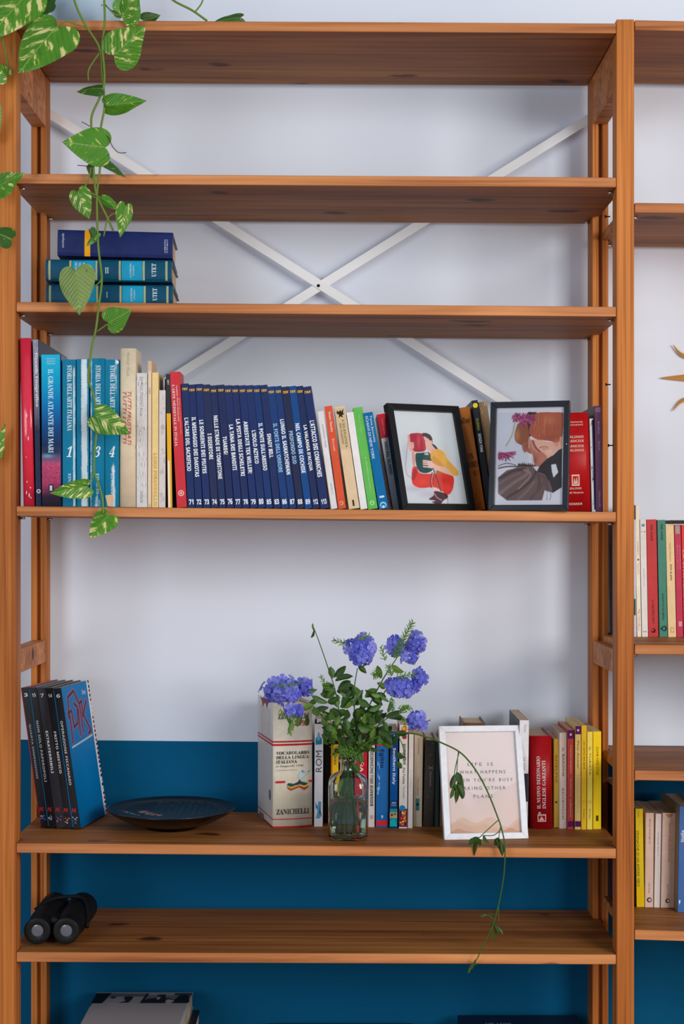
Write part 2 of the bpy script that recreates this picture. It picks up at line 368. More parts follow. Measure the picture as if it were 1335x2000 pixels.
# print painted on a fine grid (photographs, patterned covers)
class Canvas:
    def __init__(s, w, h, nx, ny, base):
        s.w, s.h = w, h; s.nx, s.ny = nx, ny
        s.U, s.V = np.meshgrid(np.linspace(0, 1, nx), np.linspace(0, 1, ny)); s.img = np.zeros((ny, nx, 3)); s.img[:] = lin(base); s.X, s.Y = s.U, s.V
        s.rng = np.random.RandomState(3)
    def quad(s, tl, tr, br, bl):
        """use picture coordinates given by the corners of the print"""
        A = []; B = []
        for (u, v), (x, y) in zip([(0,1),(1,1),(1,0),(0,0)], [tl, tr, br, bl]):
            A += [[u, v, 1, 0, 0, 0, -u*x, -v*x], [0, 0, 0, u, v, 1, -u*y, -v*y]]; B += [x, y]
        h = np.linalg.solve(np.array(A, float), np.array(B, float)); k = h[6]*s.U+h[7]*s.V+1
        s.X = (h[0]*s.U+h[1]*s.V+h[2])/k; s.Y = (h[3]*s.U+h[4]*s.V+h[5])/k
    def smooth(s, pts, closed=True, n=6):
        P = [Vector((x, y, 0)) for x, y in pts]; m = len(P); out = []
        for i in range(m if closed else m-1):
            a, b, c, d = (P[(i-1) % m], P[i], P[(i+1) % m], P[(i+2) % m]) if closed else (P[max(i-1, 0)], P[i], P[i+1], P[min(i+2, m-1)])
            for k in range(n):
                t = k/n; q = .5*((2*b)+(c-a)*t+(2*a-5*b+4*c-d)*t*t+(3*b-a-3*c+d)*t**3); out.append((q.x, q.y))
        if not closed: out.append((P[-1].x, P[-1].y))
        return out
    def mask(s, pts):
        ins = np.zeros(s.X.shape, bool); n = len(pts)
        for i in range(n):
            x0, y0 = pts[i]; x1, y1 = pts[(i+1) % n]
            if y0 == y1: continue
            c = (y0 > s.Y) != (y1 > s.Y); ins ^= c & (s.X < (x1-x0)*(s.Y-y0)/(y1-y0)+x0)
        return ins
    def poly(s, pts, col, sm=True, a=1, noise=0, stripes=None, clip=None):
        m = s.mask(s.smooth(pts) if sm else pts)
        if clip is not None: m &= clip
        c = np.array(lin(col))[None, None, :]*np.ones(s.img.shape)
        if noise: c = c*(1+noise*(s.rng.rand(s.ny, s.nx, 1)-.5)*2)
        if stripes:
            ang, per, amt = stripes; c = c*(1+amt*np.sin((s.X*math.cos(ang)+s.Y*math.sin(ang))/per*2*math.pi+1.5*np.sin(s.Y/per/3)))[:, :, None]
        s.img[m] = s.img[m]*(1-a)+c[m]*a; return m
    def line(s, pts, wd, col, a=1, sm=True):
        q = s.smooth(pts, False) if sm else pts; d = np.full(s.X.shape, 1e9)
        for (x0, y0), (x1, y1) in zip(q[:-1], q[1:]):
            L2 = (x1-x0)**2+(y1-y0)**2+1e-9; t = np.clip(((s.X-x0)*(x1-x0)+(s.Y-y0)*(y1-y0))/L2, 0, 1)
            d = np.minimum(d, np.hypot(s.X-x0-t*(x1-x0), s.Y-y0-t*(y1-y0)))
        m = np.clip((wd/2-d)/max(wd*.25, 1e-6)+.5, 0, 1)[:, :, None]*a; s.img = s.img*(1-m)+np.array(lin(col))*m
    def soft(s, x, y, rx, ry, col, a=.5, clip=None):
        m = np.exp(-(((s.X-x)/rx)**2+((s.Y-y)/ry)**2))*a
        if clip is not None: m = m*clip
        m = m[:, :, None]; s.img = s.img*(1-m)+np.array(lin(col))*m
    def blur(s, k=1):
        for _ in range(k):
            p = np.pad(s.img, ((1,1),(1,1),(0,0)), mode='edge'); s.img = (p[1:-1,1:-1]*2+p[:-2,1:-1]+p[2:,1:-1]+p[1:-1,:-2]+p[1:-1,2:])/6
    def build(s, name, parent, x0, z0, y=0, face='front'):
        g = np.stack([x0+s.U*s.w, np.full(s.U.shape, y), z0+s.V*s.h], -1).reshape(-1, 3)
        if face == 'right': g = np.stack([np.full(s.U.shape, y), x0+s.U*s.w, z0+s.V*s.h], -1).reshape(-1, 3)
        if face == 'top': g = np.stack([x0+s.U*s.w, z0+s.V*s.h, np.full(s.U.shape, y)], -1).reshape(-1, 3)
        i = np.arange(s.nx*s.ny).reshape(s.ny, s.nx); f = np.stack([i[:-1,:-1], i[:-1,1:], i[1:,1:], i[1:,:-1]], -1).reshape(-1, 4)
        me = bpy.data.meshes.new(name); me.vertices.add(len(g)); me.vertices.foreach_set('co', g.ravel()); me.loops.add(f.size); me.loops.foreach_set('vertex_index', f.ravel())
        me.polygons.add(len(f)); me.polygons.foreach_set('loop_start', np.arange(len(f))*4); me.update(calc_edges=True)
        at = me.color_attributes.new('Col', 'FLOAT_COLOR', 'POINT'); at.data.foreach_set('color', np.concatenate([np.clip(s.img, 0, 1).reshape(-1, 3), np.ones((len(g), 1))], 1).ravel())
        me.materials.append(vcol_mat()); o = bpy.data.objects.new(name, me); C.objects.link(o); o.parent = parent; return o
def spine_canvas(B, nx, ny, base, f0=.05, f1=.95):
    c = Canvas(B.w*(f1-f0), B.h*.996, nx, ny, base); c.f0 = f0; return c
def put_spine(B, c, name='spine_print'): return c.build(name, B.o, B.w*c.f0, B.h*.002, -B.b-.0003)
WHITE = (245, 245, 245)

# ============================================================ shelf 4: long row of books
S4 = SH[4]; Y4 = .012
def worn(B, f0, f1, n, col=(235, 240, 245), seed=1, y0=None, y1=None, big=1):
    """small irregular patches on a spine, such as scuffed-off lamination"""
    r = random.Random(seed); P = []
    y0 = y0 or B.ytop+3; y1 = y1 or B.ybot-3
    for k in range(n):
        y = r.uniform(y0, y1); f = r.uniform(f0, f1); a = r.uniform(.02, .09)*big; l = r.uniform(2, 13)*big
        a = min(a, f-.01, .99-f); 
        if a < .008: continue
        P.append(('p', [(f-a, y), (f-a*.3, y-l*.4), (f+a*.8, y-l*.5), (f+a, y+l*.2), (f+a*.2, y+l*.5), (f-a*.7, y+l*.3)], col))
    q = RD(B, P, y=-B.b-.0004); q.name = 'spine_patch'; q['kind'] = 'stuff'
B = px_book('glossy raspberry red hardback, the first book at the left end of the long middle row', S4, Y4, 46, 68, 38.6, 661, .24, (222, 44, 72), hard=True, b=.002, rough=.22, coat=1)
worn(B, .3, .8, 10, (250, 190, 200), 4, 800, 985, .8)  # whitish pink patches down the middle of the lower spine
B = px_book('thin tall atlas with mottled grey spine fading to navy, second in the long row', S4, Y4, 70.5, 82, 64.2, 663, .262, (38, 48, 74), hard=True, b=.0008, rough=.3, coat=.5)
c = spine_canvas(B, 14, 150, (60, 66, 92)); v = c.V
c.img[:] = (np.array(lin((150, 150, 168)))*np.clip((v-.45)/.3, 0, 1)[..., None]+np.array(lin((40, 48, 78)))*(1-np.clip((v-.45)/.3, 0, 1))[..., None])
c.img *= (.55+.9*c.rng.rand(c.ny, c.nx, 1)**1.5); c.blur(1); put_spine(B, c)
T(B, 'Grande Geografico', 690, 795, .25, .85, (235, 235, 240), style='serif')
RD(B, [('c', .55, 960, .36, (230, 230, 232)), ('c', .55, 960, .24, (60, 90, 130)), ('c', .62, 961, .12, (210, 60, 50))], y=-B.b-.0006)
B = px_book('thick glossy atlas, its spine turquoise above, deep blue, then pink coral at the foot', S4, Y4, 82.6, 121.6, 81, 693, .235, (24, 60, 110), hard=True, b=.004, rough=.22, coat=1)
c = spine_canvas(B, 40, 280, (0, 160, 205), .03, .97); v = c.V; st = [(0, (20, 20, 34)), (.06, (54, 34, 60)), (.14, (150, 50, 90)), (.27, (170, 66, 100)), (.33, (70, 80, 120)), (.40, (22, 44, 84)), (.52, (10, 70, 130)), (.66, (0, 112, 178)), (.85, (0, 160, 205)), (1, (30, 180, 215))]
for k in range(3): c.img[..., k] = np.interp(v, [a for a, _ in st], [lin(q)[k] for _, q in st])
nz = c.rng.rand(c.ny, c.nx, 1); msk = ((v > .08) & (v < .30))[..., None]; c.img = np.where(msk, c.img*(.5+1.3*nz), c.img*(.93+.14*nz))
c.soft(.5, .36, .5, .02, (10, 20, 50), .8); c.soft(.3, .33, .3, .012, (120, 170, 200), .7); c.blur(1); put_spine(B, c)
T(B, 'IL GRANDE ATLANTE DEI MARI', 722, 885, .36, .62, (205, 235, 245), style='serif')
for k, s in enumerate(('ISTITUTO', 'GEOGRAFICO', 'ITALIANO')): T(B, s, 700.5+k*4.6, 703.5+k*4.6, .3, .72, (190, 230, 240), 'h')
RD(B, [(.36, .6, 946, 962, (60, 50, 80)), (.42, .54, 949, 959, (225, 215, 220))], y=-B.b-.0006)
g = 'volumes of the teal art history set'
teal = (8, 122, 160)
sets = [(122.6, 149.6, 121.8, 702.5, '1', 'teal art history volume with a big numeral 1 on its spine'), (150.4, 175.2, 149.8, 701.5, '2', 'teal art history volume with its spine almost white, between volumes 1 and 3'),
        (176, 204.6, 177, 700, '3', 'teal art history volume with a big numeral 3, crossed by the hanging vine'), (205.2, 233, 205.6, 702.5, '4', 'teal art history volume with numeral 4 and a torn pale patch below')]
for i, (a, b_, tl, yt, n, lb) in enumerate(sets):
    B = px_book(lb, S4, Y4, a, b_, tl, yt, .225, teal, group=g, rough=.3, coat=.6)
    T(B, "STORIA DELL'ARTE ITALIANA", 714, 842, .36, .72, (225, 238, 242), style='serif')
    if n != '2': T(B, n, 872, 893, .3, .72, (228, 238, 242), 'h', style='serif', slant=.3)
    T(B, 'EINAUDI', 925, 965, .42, .62, (200, 225, 232), style='serif')
    c = spine_canvas(B, 30, 300, teal, .02, .98); N = lambda a_, b2: np.kron(c.rng.rand(300//a_+1, 30//b2+1), np.ones((a_, b2)))[:300, :30]
    c.rng = np.random.RandomState(20+i); c.img *= (.82+.3*c.rng.rand(300, 30, 1)); nz = .5*N(14, 2)+.3*N(5, 1)+.25*c.rng.rand(300, 30)
    wh = np.zeros((300, 30)); U, V = c.U, c.V
    if n == '1': wh = np.exp(-((U-.87)/.09)**2)*np.clip((.99-V)*14, 0, 1)*1.15  # ragged white band near the right edge of the spine
    if n == '2': wh = np.exp(-((U-.62)/.27)**4)*1.25  # wide ragged white band over most of the spine
    if n == '3': wh = np.exp(-((U-.05)/.06)**2)*.8+np.exp(-((U-.5)/.3)**2)*np.clip((.14-V)*9, 0, .7)
    if n == '4': wh = np.exp(-((U-.6+.25*(V-.2))/.16)**2)*np.clip((.36-V)*9, 0, 1)+np.exp(-((U-.8)/.13)**2)*np.clip((V-.70)*7, 0, .75)
    m = np.clip((wh-.25-nz*.62)*3.2, 0, .92)[..., None]; c.img = c.img*(1-m)+np.array(lin((216, 228, 236)))*m; c.blur(1); put_spine(B, c, 'whitened_spine_print')
    if n == '4': RD(B, [('p', [(.02, 968), (.5, 966), (.62, 972), (.55, 990), (.2, 989), (.12, 978)], (222, 186, 150)), ('c', .86, 708, .12, (225, 225, 240))], y=-B.b-.0006)
B = px_book('tall thick cream hardback with red lettering, highest of the pale books in the long row', S4, Y4, 234, 265.6, 234.8, 681, .07, (226, 210, 182), hard=True, b=.003, rough=.35)
T(B, 'TUTTI I DETTI', 765, 868, .22, .42, (206, 66, 62), slant=.3); T(B, 'TUTTI FRUSTRATI', 765, 870, .5, .72, (206, 66, 62), slant=.3)
T(B, 'PAOLO VILLA', 690, 735, .45, .6, (176, 160, 135))
B = px_book('white book with grey speckled spine beside the tall cream hardback', S4, Y4, 266.8, 288, 266.8, 729, .07, (214, 210, 210))
T(B, 'SILVIA MONTALE', 736, 812, .35, .6, (170, 168, 172)); T(B, 'MONDADORI', 960, 982, .35, .6, (150, 148, 152)); worn(B, .1, .9, 50, (228, 226, 226), 21, big=.8)
B = px_book('very narrow beige booklet standing proud between two pale books', S4, Y4, 288.6, 296.4, 289, 705.5, .07, (214, 182, 146))
RD(B, [(.2, .8, 758, 772, (160, 150, 120)), (.2, .8, 976, 982, (50, 36, 26)), (.1, .9, 725, 985, (226, 205, 178))]); T(B, 'GUIDA', 758, 770, .3, .7, (90, 80, 60))
B = px_book('straw yellow paperback with outlined lettering on its lower spine', S4, Y4, 297, 309.8, 297.2, 728, .07, (236, 206, 142))
T(B, 'LUIGI PIRANDELLO', 885, 988, .3, .75, (206, 166, 90), style='serif')
B = px_book('short white paperback with a grey streaked spine, beside the yellow and black book', S4, Y4, 310.4, 323.2, 311, 762.5, .07, (216, 208, 206))
worn(B, .3, .9, 20, (196, 186, 190), 22)
B = px_book('black booklet pushed back behind the short white paperback', S4, .165, 322, 333, 322, 740, .12, (26, 28, 28)); 
B = px_book('thin book with charcoal upper spine and mustard yellow lower spine', S4, Y4, 328.2, 337.4, 324, 731, .13, (44, 48, 52))
RD(B, [(0.04, .96, 808, 994, (232, 172, 40)), (.1, .55, 900, 994, (238, 226, 200))]); T(B, 'ART', 742, 752, .3, .7, (230, 230, 225))
B = px_book('red book on medieval art leaning against the blue comics', S4, Y4, 345.6, 365.6, 331.6, 727, .06, (204, 50, 60))
T(B, "L'ARTE MEDIEVALE IN ITALIA", 752, 872, .16, .42, (240, 222, 220), style='serif'); T(B, 'Angiola Maria Romanini', 753, 824, .52, .72, (236, 200, 198), style='serif'); T(B, 'Biblioteca Universale', 780, 850, .76, .86, (226, 170, 168))
RD(B, [('c', .5, 964, .3, (235, 190, 188)), ('c', .5, 964, .2, (206, 70, 78)), ('c', .5, 964, .1, (240, 210, 208))])

# 18 blue comic albums
titles = ["L'ALTARE DEL SACRIFICIO", 'IL MESSAGGIO DEI DAKOTAS', 'LE SORGENTI DEI PIUTES', 'I DISERTORI', 'NELLE STRADE DI TOMBSTONE', 'TUAREG!', 'LA TANA DEI BANDITI', 'LA PISTA DEGLI SCHELETRI', 'ARRESTATE TEX WILLER!', "L'IDOLO AZTECO", "IL PONTE SULL'ABISSO", 'SHADY BILL', "IL FORTE DELL'ORRORE", 'LUNGO IL SASKATCHEWAN', 'PROFONDO SUD', 'NEL CAMPO DI COCHISE', "LA VALANGA D'ACQUA", "L'ATTACCO DEI COMANCHES"]
nums = '71 72 73 74 75 76 77 78 79 80 85 83 86 87 88 89 112 113'.split()
span = [(340,705),(335,745),(355,722),(448,625),(325,760),(468,592),(388,700),(350,740),(365,722),(428,655),(378,702),(450,615),(380,715),(352,730),(432,658),(380,720),(392,705),(362,748)]
tcol = [(26,46,96),(28,44,98),(28,46,100),(36,44,84),(32,46,92),(32,42,88),(30,46,98),(32,46,96),(28,48,104),(30,48,100),(26,54,112),(32,46,94),(24,60,118),(26,58,114),(38,42,74),(18,72,136),(32,44,88),(30,46,98)]
ytops = [105,112,108,112,118,114,118,118,118,118,118,116,127,124,128,124,124,128]
xb = [367+k*15.25 for k in range(18)]; xt = [353.9+k*14.0 for k in range(18)]
for k in range(18):
    ww = 14.4 if k < 17 else 16.5
    B = px_book('thin blue comic album numbered %s, titled %s' % (nums[k], titles[k].capitalize()) if k != 8 else 'thin blue comic album seventy-nine, between the one on skeletons and the one on an idol', S4, Y4+(.002 if k % 3 == 1 else 0), xb[k], xb[k]+ww, xt[k], 720+ytops[k]/3.513, .16, tcol[k], name='comic_album', group='blue comic albums on the middle shelf', rough=.35, coat=.3)
    a, b_ = span[k]; dim = (150, 190, 225) if k in (12, 14) else (236, 242, 250)
    T(B, titles[k], 720+a/3.513, 720+b_/3.513, .2, .76, dim, off=.012, style='bold')
    T(B, nums[k], 976 if k not in (5, 9) else 975, 986, .2, .84, (230, 236, 246), 'h', off=.02, style='bold')
    T(B, 'TEX', B.ytop+8.5, B.ytop+13, .08, .92, (226, 178, 60), 'h', off=.03, style='bold', slant=.3)
g2 = 'small paperbacks leaning beside the blue comics'
B = px_book('slim white paperback right after the last blue comic', S4, .02, 646.5, 659.6, 619.5, 804.5, .125, (226, 224, 226), group=g2)
T(B, 'ALESSANDRO MANZI', 830, 875, .45, .7, (170, 160, 170)); T(B, 'GARZANTI', 945, 968, .45, .7, (180, 176, 180))
B = px_book('brick orange paperback with white lettering near its top', S4, .018, 661, 676.5, 633.6, 794.5, .13, (214, 84, 50), group=g2)
T(B, 'Mauro Marotta', 805, 845, .4, .72, (245, 215, 200), style='serif'); T(B, 'Racconti', 858, 882, .4, .7, (240, 190, 170), style='serif'); RD(B, [('c', .5, 984, .28, (236, 150, 120)), ('c', .45, 984, .15, (214, 84, 50))])
B = px_book('beige paperback with a small black winged emblem at the top of its spine', S4, .02, 681.5, 703, 652.5, 796, .125, (222, 196, 160), group=g2)
RD(B, [(.06, .94, 799, 879, (206, 182, 142)), ('p', [(.2, 803), (.4, 806), (.5, 802), (.6, 806), (.85, 801), (.75, 809), (.85, 812), (.62, 813), (.7, 818), (.45, 815), (.3, 818), (.35, 811), (.15, 809)], (40, 36, 30)), (.42, .58, 978, 990, (60, 50, 36))])
T(B, "L'ELEGANZA", 822, 876, .56, .76, (110, 92, 64), style='serif'); T(B, 'DEI GIARDINI', 828, 868, .26, .44, (120, 100, 70), style='serif')
B = px_book('plain white paperback between the beige and the green paperbacks', S4, .02, 704.2, 718.4, 676.5, 806.5, .125, (232, 230, 230), group=g2)
B = px_book('bright green paperback in the leaning group', S4, .02, 719.4, 738.6, 689, 797.5, .125, (96, 184, 84), group=g2)
T(B, 'MICHELE SERRA', 812, 850, .42, .58, (170, 220, 110)); T(B, 'IL MONDO NUOVO', 895, 960, .42, .62, (170, 225, 150)); RD(B, [('c', .5, 984, .24, (170, 225, 150)), ('c', .5, 984, .13, (96, 184, 84))])
B = px_book('blue paperback with white lettering beside the tilted black picture frame', S4, .018, 740.4, 759.8, 709, 807.5, .13, (0, 104, 164), group=g2, rough=.3, coat=.4)
T(B, 'SCHIAVI DI NEW YORK', 814, 898, .16, .44, (226, 238, 248)); T(B, 'Tama Janowitz', 814, 866, .54, .84, (216, 232, 244)); RD(B, [('c', .5, 988, .34, (150, 196, 224)), ('c', .5, 989, .22, (0, 104, 164)), ('c', .5, 991, .12, (210, 230, 240)), (.25, .75, 970, 974, (190, 215, 235))])
B = px_book('paperback with red upper and white lower spine, half hidden by the tilted picture frame', S4, .07, 768, 786, 736, 809, .12, (226, 222, 218), group=g2)
RD(B, [(.02, .98, 810, 857, (206, 38, 56))]); T(B, 'Laura Lanza', 820, 850, .4, .62, (236, 150, 160)); T(B, 'VOCI DAL SILENZIO', 864, 928, .28, .62, (44, 46, 50), style='bold')

# behind the frames
def pb2(*a, **k): return px_book(*a, **k)
B = pb2('thick leather brown book on the novel Un Uomo, leaning between the two black frames', S4, .135, 917, 949, 886, 799, .13, (184, 110, 50), rough=.5, hard=True, b=.003)
T(B, 'Fallaci', 818, 830, .12, .92, (60, 38, 20), 'h', style='serif'); T(B, 'UN', 889, 901, .42, .75, (70, 44, 24), 'h', style='serif'); T(B, 'UOMO', 904, 917, .2, .95, (70, 44, 24), 'h', style='serif'); worn(B, .1, .9, 14, (160, 92, 40), 31)
B = pb2('narrow black paperback with a yellow dot at the top of its spine', S4, .135, 951, 963, 921, 783, .13, (34, 36, 42))
RD(B, [('c', .5, 793, .42, (226, 206, 40))]); T(B, 'GUERRA', 818, 842, .3, .7, (196, 196, 60)); T(B, 'SENZA FINE', 848, 884, .3, .75, (226, 228, 232), style='bold')
B = pb2('faded brown paperback with yellowed pages, leaning behind the second black frame', S4, .145, 965, 982, 934, 786, .12, (140, 116, 84))
worn(B, .1, .9, 20, (196, 164, 120), 32)
B = pb2('thick scarlet Italian and French dictionary partly hidden by the second black frame', S4, .05, 1099, 1154, 1094, 807, .13, (196, 22, 26), rough=.35, hard=True, b=.002)
for a, b_, s, f in ((823.5, 827, 'Dizionario', .9), (829, 832.5, 'Garzanti', .9), (852, 857, 'ITALIANO', .92), (860, 865, 'FRANCESE', .92), (870, 875, 'FRANCESE', .92), (878, 883, 'ITALIANO', .92), (953, 957, 'COLORI', .8), (961, 965, 'del Nuovo', .86), (983, 987.5, 'HOMER', .82)): T(B, s, a, b_, .18, f-.12, (246, 206, 190), 'h', style='bold')
RD(B, [(.34, .62, 928, 950, (240, 205, 190)), (.38, .58, 931, 947, (196, 22, 26)), ('p', [(.4, 946), (.44, 934), (.48, 944), (.52, 932), (.56, 946)], (240, 205, 190))])
B = pb2('thin navy and white booklet squeezed between the red dictionary and the purple book', S4, .05, 1156, 1163.4, 1151, 818, .13, (228, 226, 226)); RD(B, [(.62, 1, 820, 996, (34, 34, 84))]); worn(B, .1, .6, 14, (36, 36, 80), 33)
B = pb2('dusty purple book, last one at the right end of the long row', S4, .05, 1164, 1178, 1160.5, 793, .155, (104, 62, 96), side=(44, 34, 44))
T(B, 'Ben Jelloun', 824, 848, .4, .7, (196, 170, 190)); T(B, 'Specchi', 862, 880, .4, .7, (196, 170, 190)); T(B, 'Feltrinelli', 960, 990, .4, .65, (180, 150, 175)); RD(B, [('c', .5, 801, .34, (176, 140, 160)), ('c', .5, 801, .22, (104, 62, 96)), ('c', .5, 801, .1, (176, 140, 160))])

# ============================================================ shelf 3: three volumes lying in a stack
S3 = SH[3]
def lying(label, xl, xr, yt, yb, Y, z0, yaw, d, col, hard=True, group=None, b=.005):
    """book lying flat, spine towards the viewer: local x runs along the spine"""
    X0 = Xp(xl, Y); L = (Xp(xr, Y)-X0)/math.cos(yaw)*(1+.9*math.sin(yaw)*.02); hh = (yb-yt)*(D+Y)/F
    B = Bk(); B.o = empty('hardback_volume', (X0, Y, z0), (0, 0, yaw)); tag(B.o, label, 'book', group); B.L, B.hh, B.b, B.d = L, hh, b, d
    t = .0026; n = 8; prof = [(d, 0), (.004, 0)]
    for k in range(n+1):
        u = k/n; prof.append((-b*(1-(2*u-1)**2)**.5 if 0 < k < n else .0, u*hh))
    prof += [(.004, hh), (d, hh), (d, hh-t), (.007, hh-t), (.007, t), (d, t)]
    m = len(prof); v = [(0, y, z) for y, z in prof]+[(L, y, z) for y, z in prof]
    MB().add(v, [list(range(m))[::-1], list(range(m, 2*m))]+[(i, (i+1) % m, m+(i+1) % m, m+i) for i in range(m)]).build('cover', cm(col, .38, .2), B.o, .0008)
    q = MB(); k = 6; pr = [(d-.004, t), (d-.004, hh-t), (.007, hh-t), (.007, t)]
    q.add([(.004, y, z) for y, z in pr]+[(L-.004, y, z) for y, z in pr], [(0,1,2,3),(7,6,5,4)]+[(i, (i+1)%4, 4+(i+1)%4, 4+i) for i in range(4)])
    q.build('page_block', mat('pages_flat', (206, 176, 146), .8), B.o)
    return B
def lband(B, f0, f1, col, e=.0003, z0=.06, z1=.94, name='spine_band'):
    n = 10; x0, x1 = B.L*f0, B.L*f1; v = []
    for k in range(n+1):
        u = z0+(z1-z0)*k/n; y = -B.b*max(0, 1-(2*u-1)**2)**.5-e; v += [(x0, y, u*B.hh), (x1, y, u*B.hh)]
    o = MB().add(v, [(2*i, 2*i+1, 2*i+3, 2*i+2) for i in range(n)], smooth=True).build(name, cm(col, .4), B.o); return o
def ltext(B, s, f0, f1, g0, g1, col, dirn='h', **k): text(B.o, s, B.L*f0, B.L*f1, B.hh*g0, B.hh*g1, col, dirn, y=-B.b-.0007, **k)
zt = S3(Xp(200))+.0006
yv = math.radians(2.5)
for lab, xl, xr, yt, yb, z0, vol in (('dark teal hardback volume lying at the bottom of the stack on the upper shelf', 91, 337, 546, 590, zt, 'I'), ('dark teal hardback volume in the middle of the lying stack, numeral two on spine', 90, 335, 496, 543, zt+.0398, 'II')):
    B = lying(lab, xl, xr, yt, yb-4, .03, z0, yv, .165, (0, 74, 104), group='teal volumes lying in the stack')
    for f in (.03, .195, .40, .585, .775, .955):
        lband(B, f-.006, f-.002, (206, 206, 150)); lband(B, f+.001, f+.005, (206, 206, 150)); lband(B, f+.0065, f+.009, (206, 206, 150))
    lband(B, .21, .39, (20, 150, 190)); lband(B, .60, .765, (20, 150, 190))
    ltext(B, vol, .47, .50, .36, .62, (210, 225, 230), 'h', style='serif') if vol == 'II' else ltext(B, vol, .475, .485, .36, .62, (210, 225, 230), 'h', style='serif')
    ltext(B, 'UTET', .84, .875, .22, .82, (215, 230, 235), 'ccw', style='serif')
    for q, s in enumerate(('STORIA DI', 'GEOGRAFIA', 'POLITICA')): ltext(B, s, .232+q*.03, .252+q*.03, .16, .84, (215, 235, 240), 'ccw', style='serif')
    ltext(B, 'LA LETTERATURA', .665, .68, .18, .82, (205, 232, 240), 'ccw'); ltext(B, 'OTTOCENTO', .69, .702, .26, .74, (205, 232, 240), 'ccw')
B = lying('navy hardback with a yellow ribbon round it, on top of the lying stack', 112.5, 336, 449, 500, .035, zt+.0822, math.radians(3.2), .15, (24, 38, 96), b=.003)
B.o.rotation_euler = (0, math.radians(.9), math.radians(3.2)); B.o.location.z += .002
lband(B, .235, .285, (238, 166, 20), e=.0008, z0=0, z1=1, name='ribbon')
ltext(B, 'enciclopedia', .035, .065, .3, .85, (190, 200, 225), 'ccw'); ltext(B, 'LA BIBLIOTECA', .925, .94, .2, .72, (190, 200, 225), 'ccw'); ltext(B, 'DI REPUBBLICA', .945, .957, .2, .72, (190, 200, 225), 'ccw')

# ============================================================ shelf 5
S5 = SH[5]
# leaning comics at the left
CY = .128; yawp = math.radians(-10); cols5 = [((20, 18, 22), (150, 30, 36), '3', 'QUARTA DIMENSIONE', (150, 150, 158)), ((20, 17, 24), (20, 100, 140), '15', 'NON SOLO PAPEROPOLI', (176, 176, 180)), ((46, 44, 52), (40, 50, 60), '7', 'EXTRATERRIBILI', (226, 232, 238)), ((20, 20, 24), (60, 62, 70), '14', 'FRITTO MISTICO', (214, 210, 214)), ((18, 18, 24), (0, 108, 168), '6', 'OPERAZIONE FICCANASO', (190, 190, 196))]
xb5 = [79.5, 96.2, 112.4, 128.6, 144.8, 161.8]; X_prev = None
leanp = math.atan2(Xp(38.3, CY)-Xp(79.5, CY), .25)
hgt = (Zp(1345.5, CY)-S5(Xp(100)))/math.cos(leanp)
wk = (Xp(96.2, CY)-Xp(79.5, CY)-.0007)*math.cos(leanp)
sp0 = [(655, 1310), (612, 1345), (730, 1235), (735, 1235), (605, 1370)]
for k, (cc, sc, num, tt, tc_) in enumerate(cols5):
    X0 = Xp(79.5, CY)+k*(wk+.0006)/math.cos(leanp)*math.cos(yawp); Y0 = CY+k*(wk+.0006)/math.cos(leanp)*math.sin(yawp)
    lab = ['black spined comic numbered 3, leftmost of the leaning comics on the lower shelf', 'black spined comic numbered 15 with a red edge line, second of the leaning comics', 'charcoal spined comic numbered 7 in the middle of the leaning comics', 'black spined comic numbered 14, fourth of the leaning comics', 'black spined comic numbered 6 showing its blue front cover, beside the dark dish'][k]
    B = book(lab, X0, Y0, S5(X0)+.0004, wk, hgt, .142, cc, lean=leanp, yaw=yawp, side=sc, name='comic_book', group='leaning comics on the lower shelf', rough=.35, coat=.2)
    B.ytop, B.ybot = 1345.5, 1622
    q = lambda z: 1310+z/6.06
    T(B, num, 1357, 1364, .3, .78, (205, 205, 208), 'h', style='bold'); T(B, tt, q(sp0[k][0]), q(sp0[k][1]), .34, .64, tc_, style='bold')
    T(B, 'PK', 1582, 1590, .18, .82, (190, 40, 40), 'h', style='bold', slant=.3)
    RD(B, [(.0, .09, 1348, 1618, sc)]+[('c', random.uniform(.2, .8), random.uniform(1598, 1612), random.uniform(.06, .13), random.choice([(70, 90, 150), (190, 190, 200), (150, 60, 110), (200, 110, 40), (60, 110, 150)])) for _ in range(7)])
    if k == 4:
        # printed front cover on the right-hand board
        c = Canvas(.141, hgt*.996, 170, 300, (0, 112, 176)); c.quad((0, 0), (100, 0), (100, 180), (0, 180))
        c.img *= (.8+.35*c.V)[..., None]
        c.poly([(91, 0), (101, 0), (101, 181), (91, 181)], (225, 225, 228), sm=False)
        for j in range(30): c.poly([(95.5, j*6), (101, j*6), (101, j*6+random.uniform(2.5, 5)), (95.5, j*6+4)], random.choice([(20, 20, 24), (20, 20, 24), (170, 30, 40), (190, 190, 190)]), sm=False)
        for col_, wd in (((190, 74, 58), 6.2), ((34, 48, 84), 3.6)):
            for pl in ([(14, 72), (16, 38), (11, 34), (24, 32), (26, 52)], [(26, 54), (40, 50), (46, 30), (36, 24)], [(44, 66), (48, 34)], [(56, 64), (55, 26), (64, 24), (62, 42)], [(62, 44), (80, 26)], [(64, 42), (84, 66), (74, 68)], [(12, 40), (18, 14), (40, 8), (52, 24)]): c.line(pl, wd, col_, sm=False)
        c.line([(10, 78), (86, 72)], 2.2, (200, 205, 210), sm=False)
        c.soft(50, 120, 30, 40, (0, 130, 196), .4)
        c.build('cover_print', B.o, .001, hgt*.002, B.w+.00035, 'right')
        TX = empty('cover_title', (B.w+.0006, .098, hgt*.9), (0, 0, math.pi/2)); TX.parent = B.o
        text(TX, 'Disney', 0, .02, 0, .011, (220, 228, 236), 'h', y=0, style='italic')

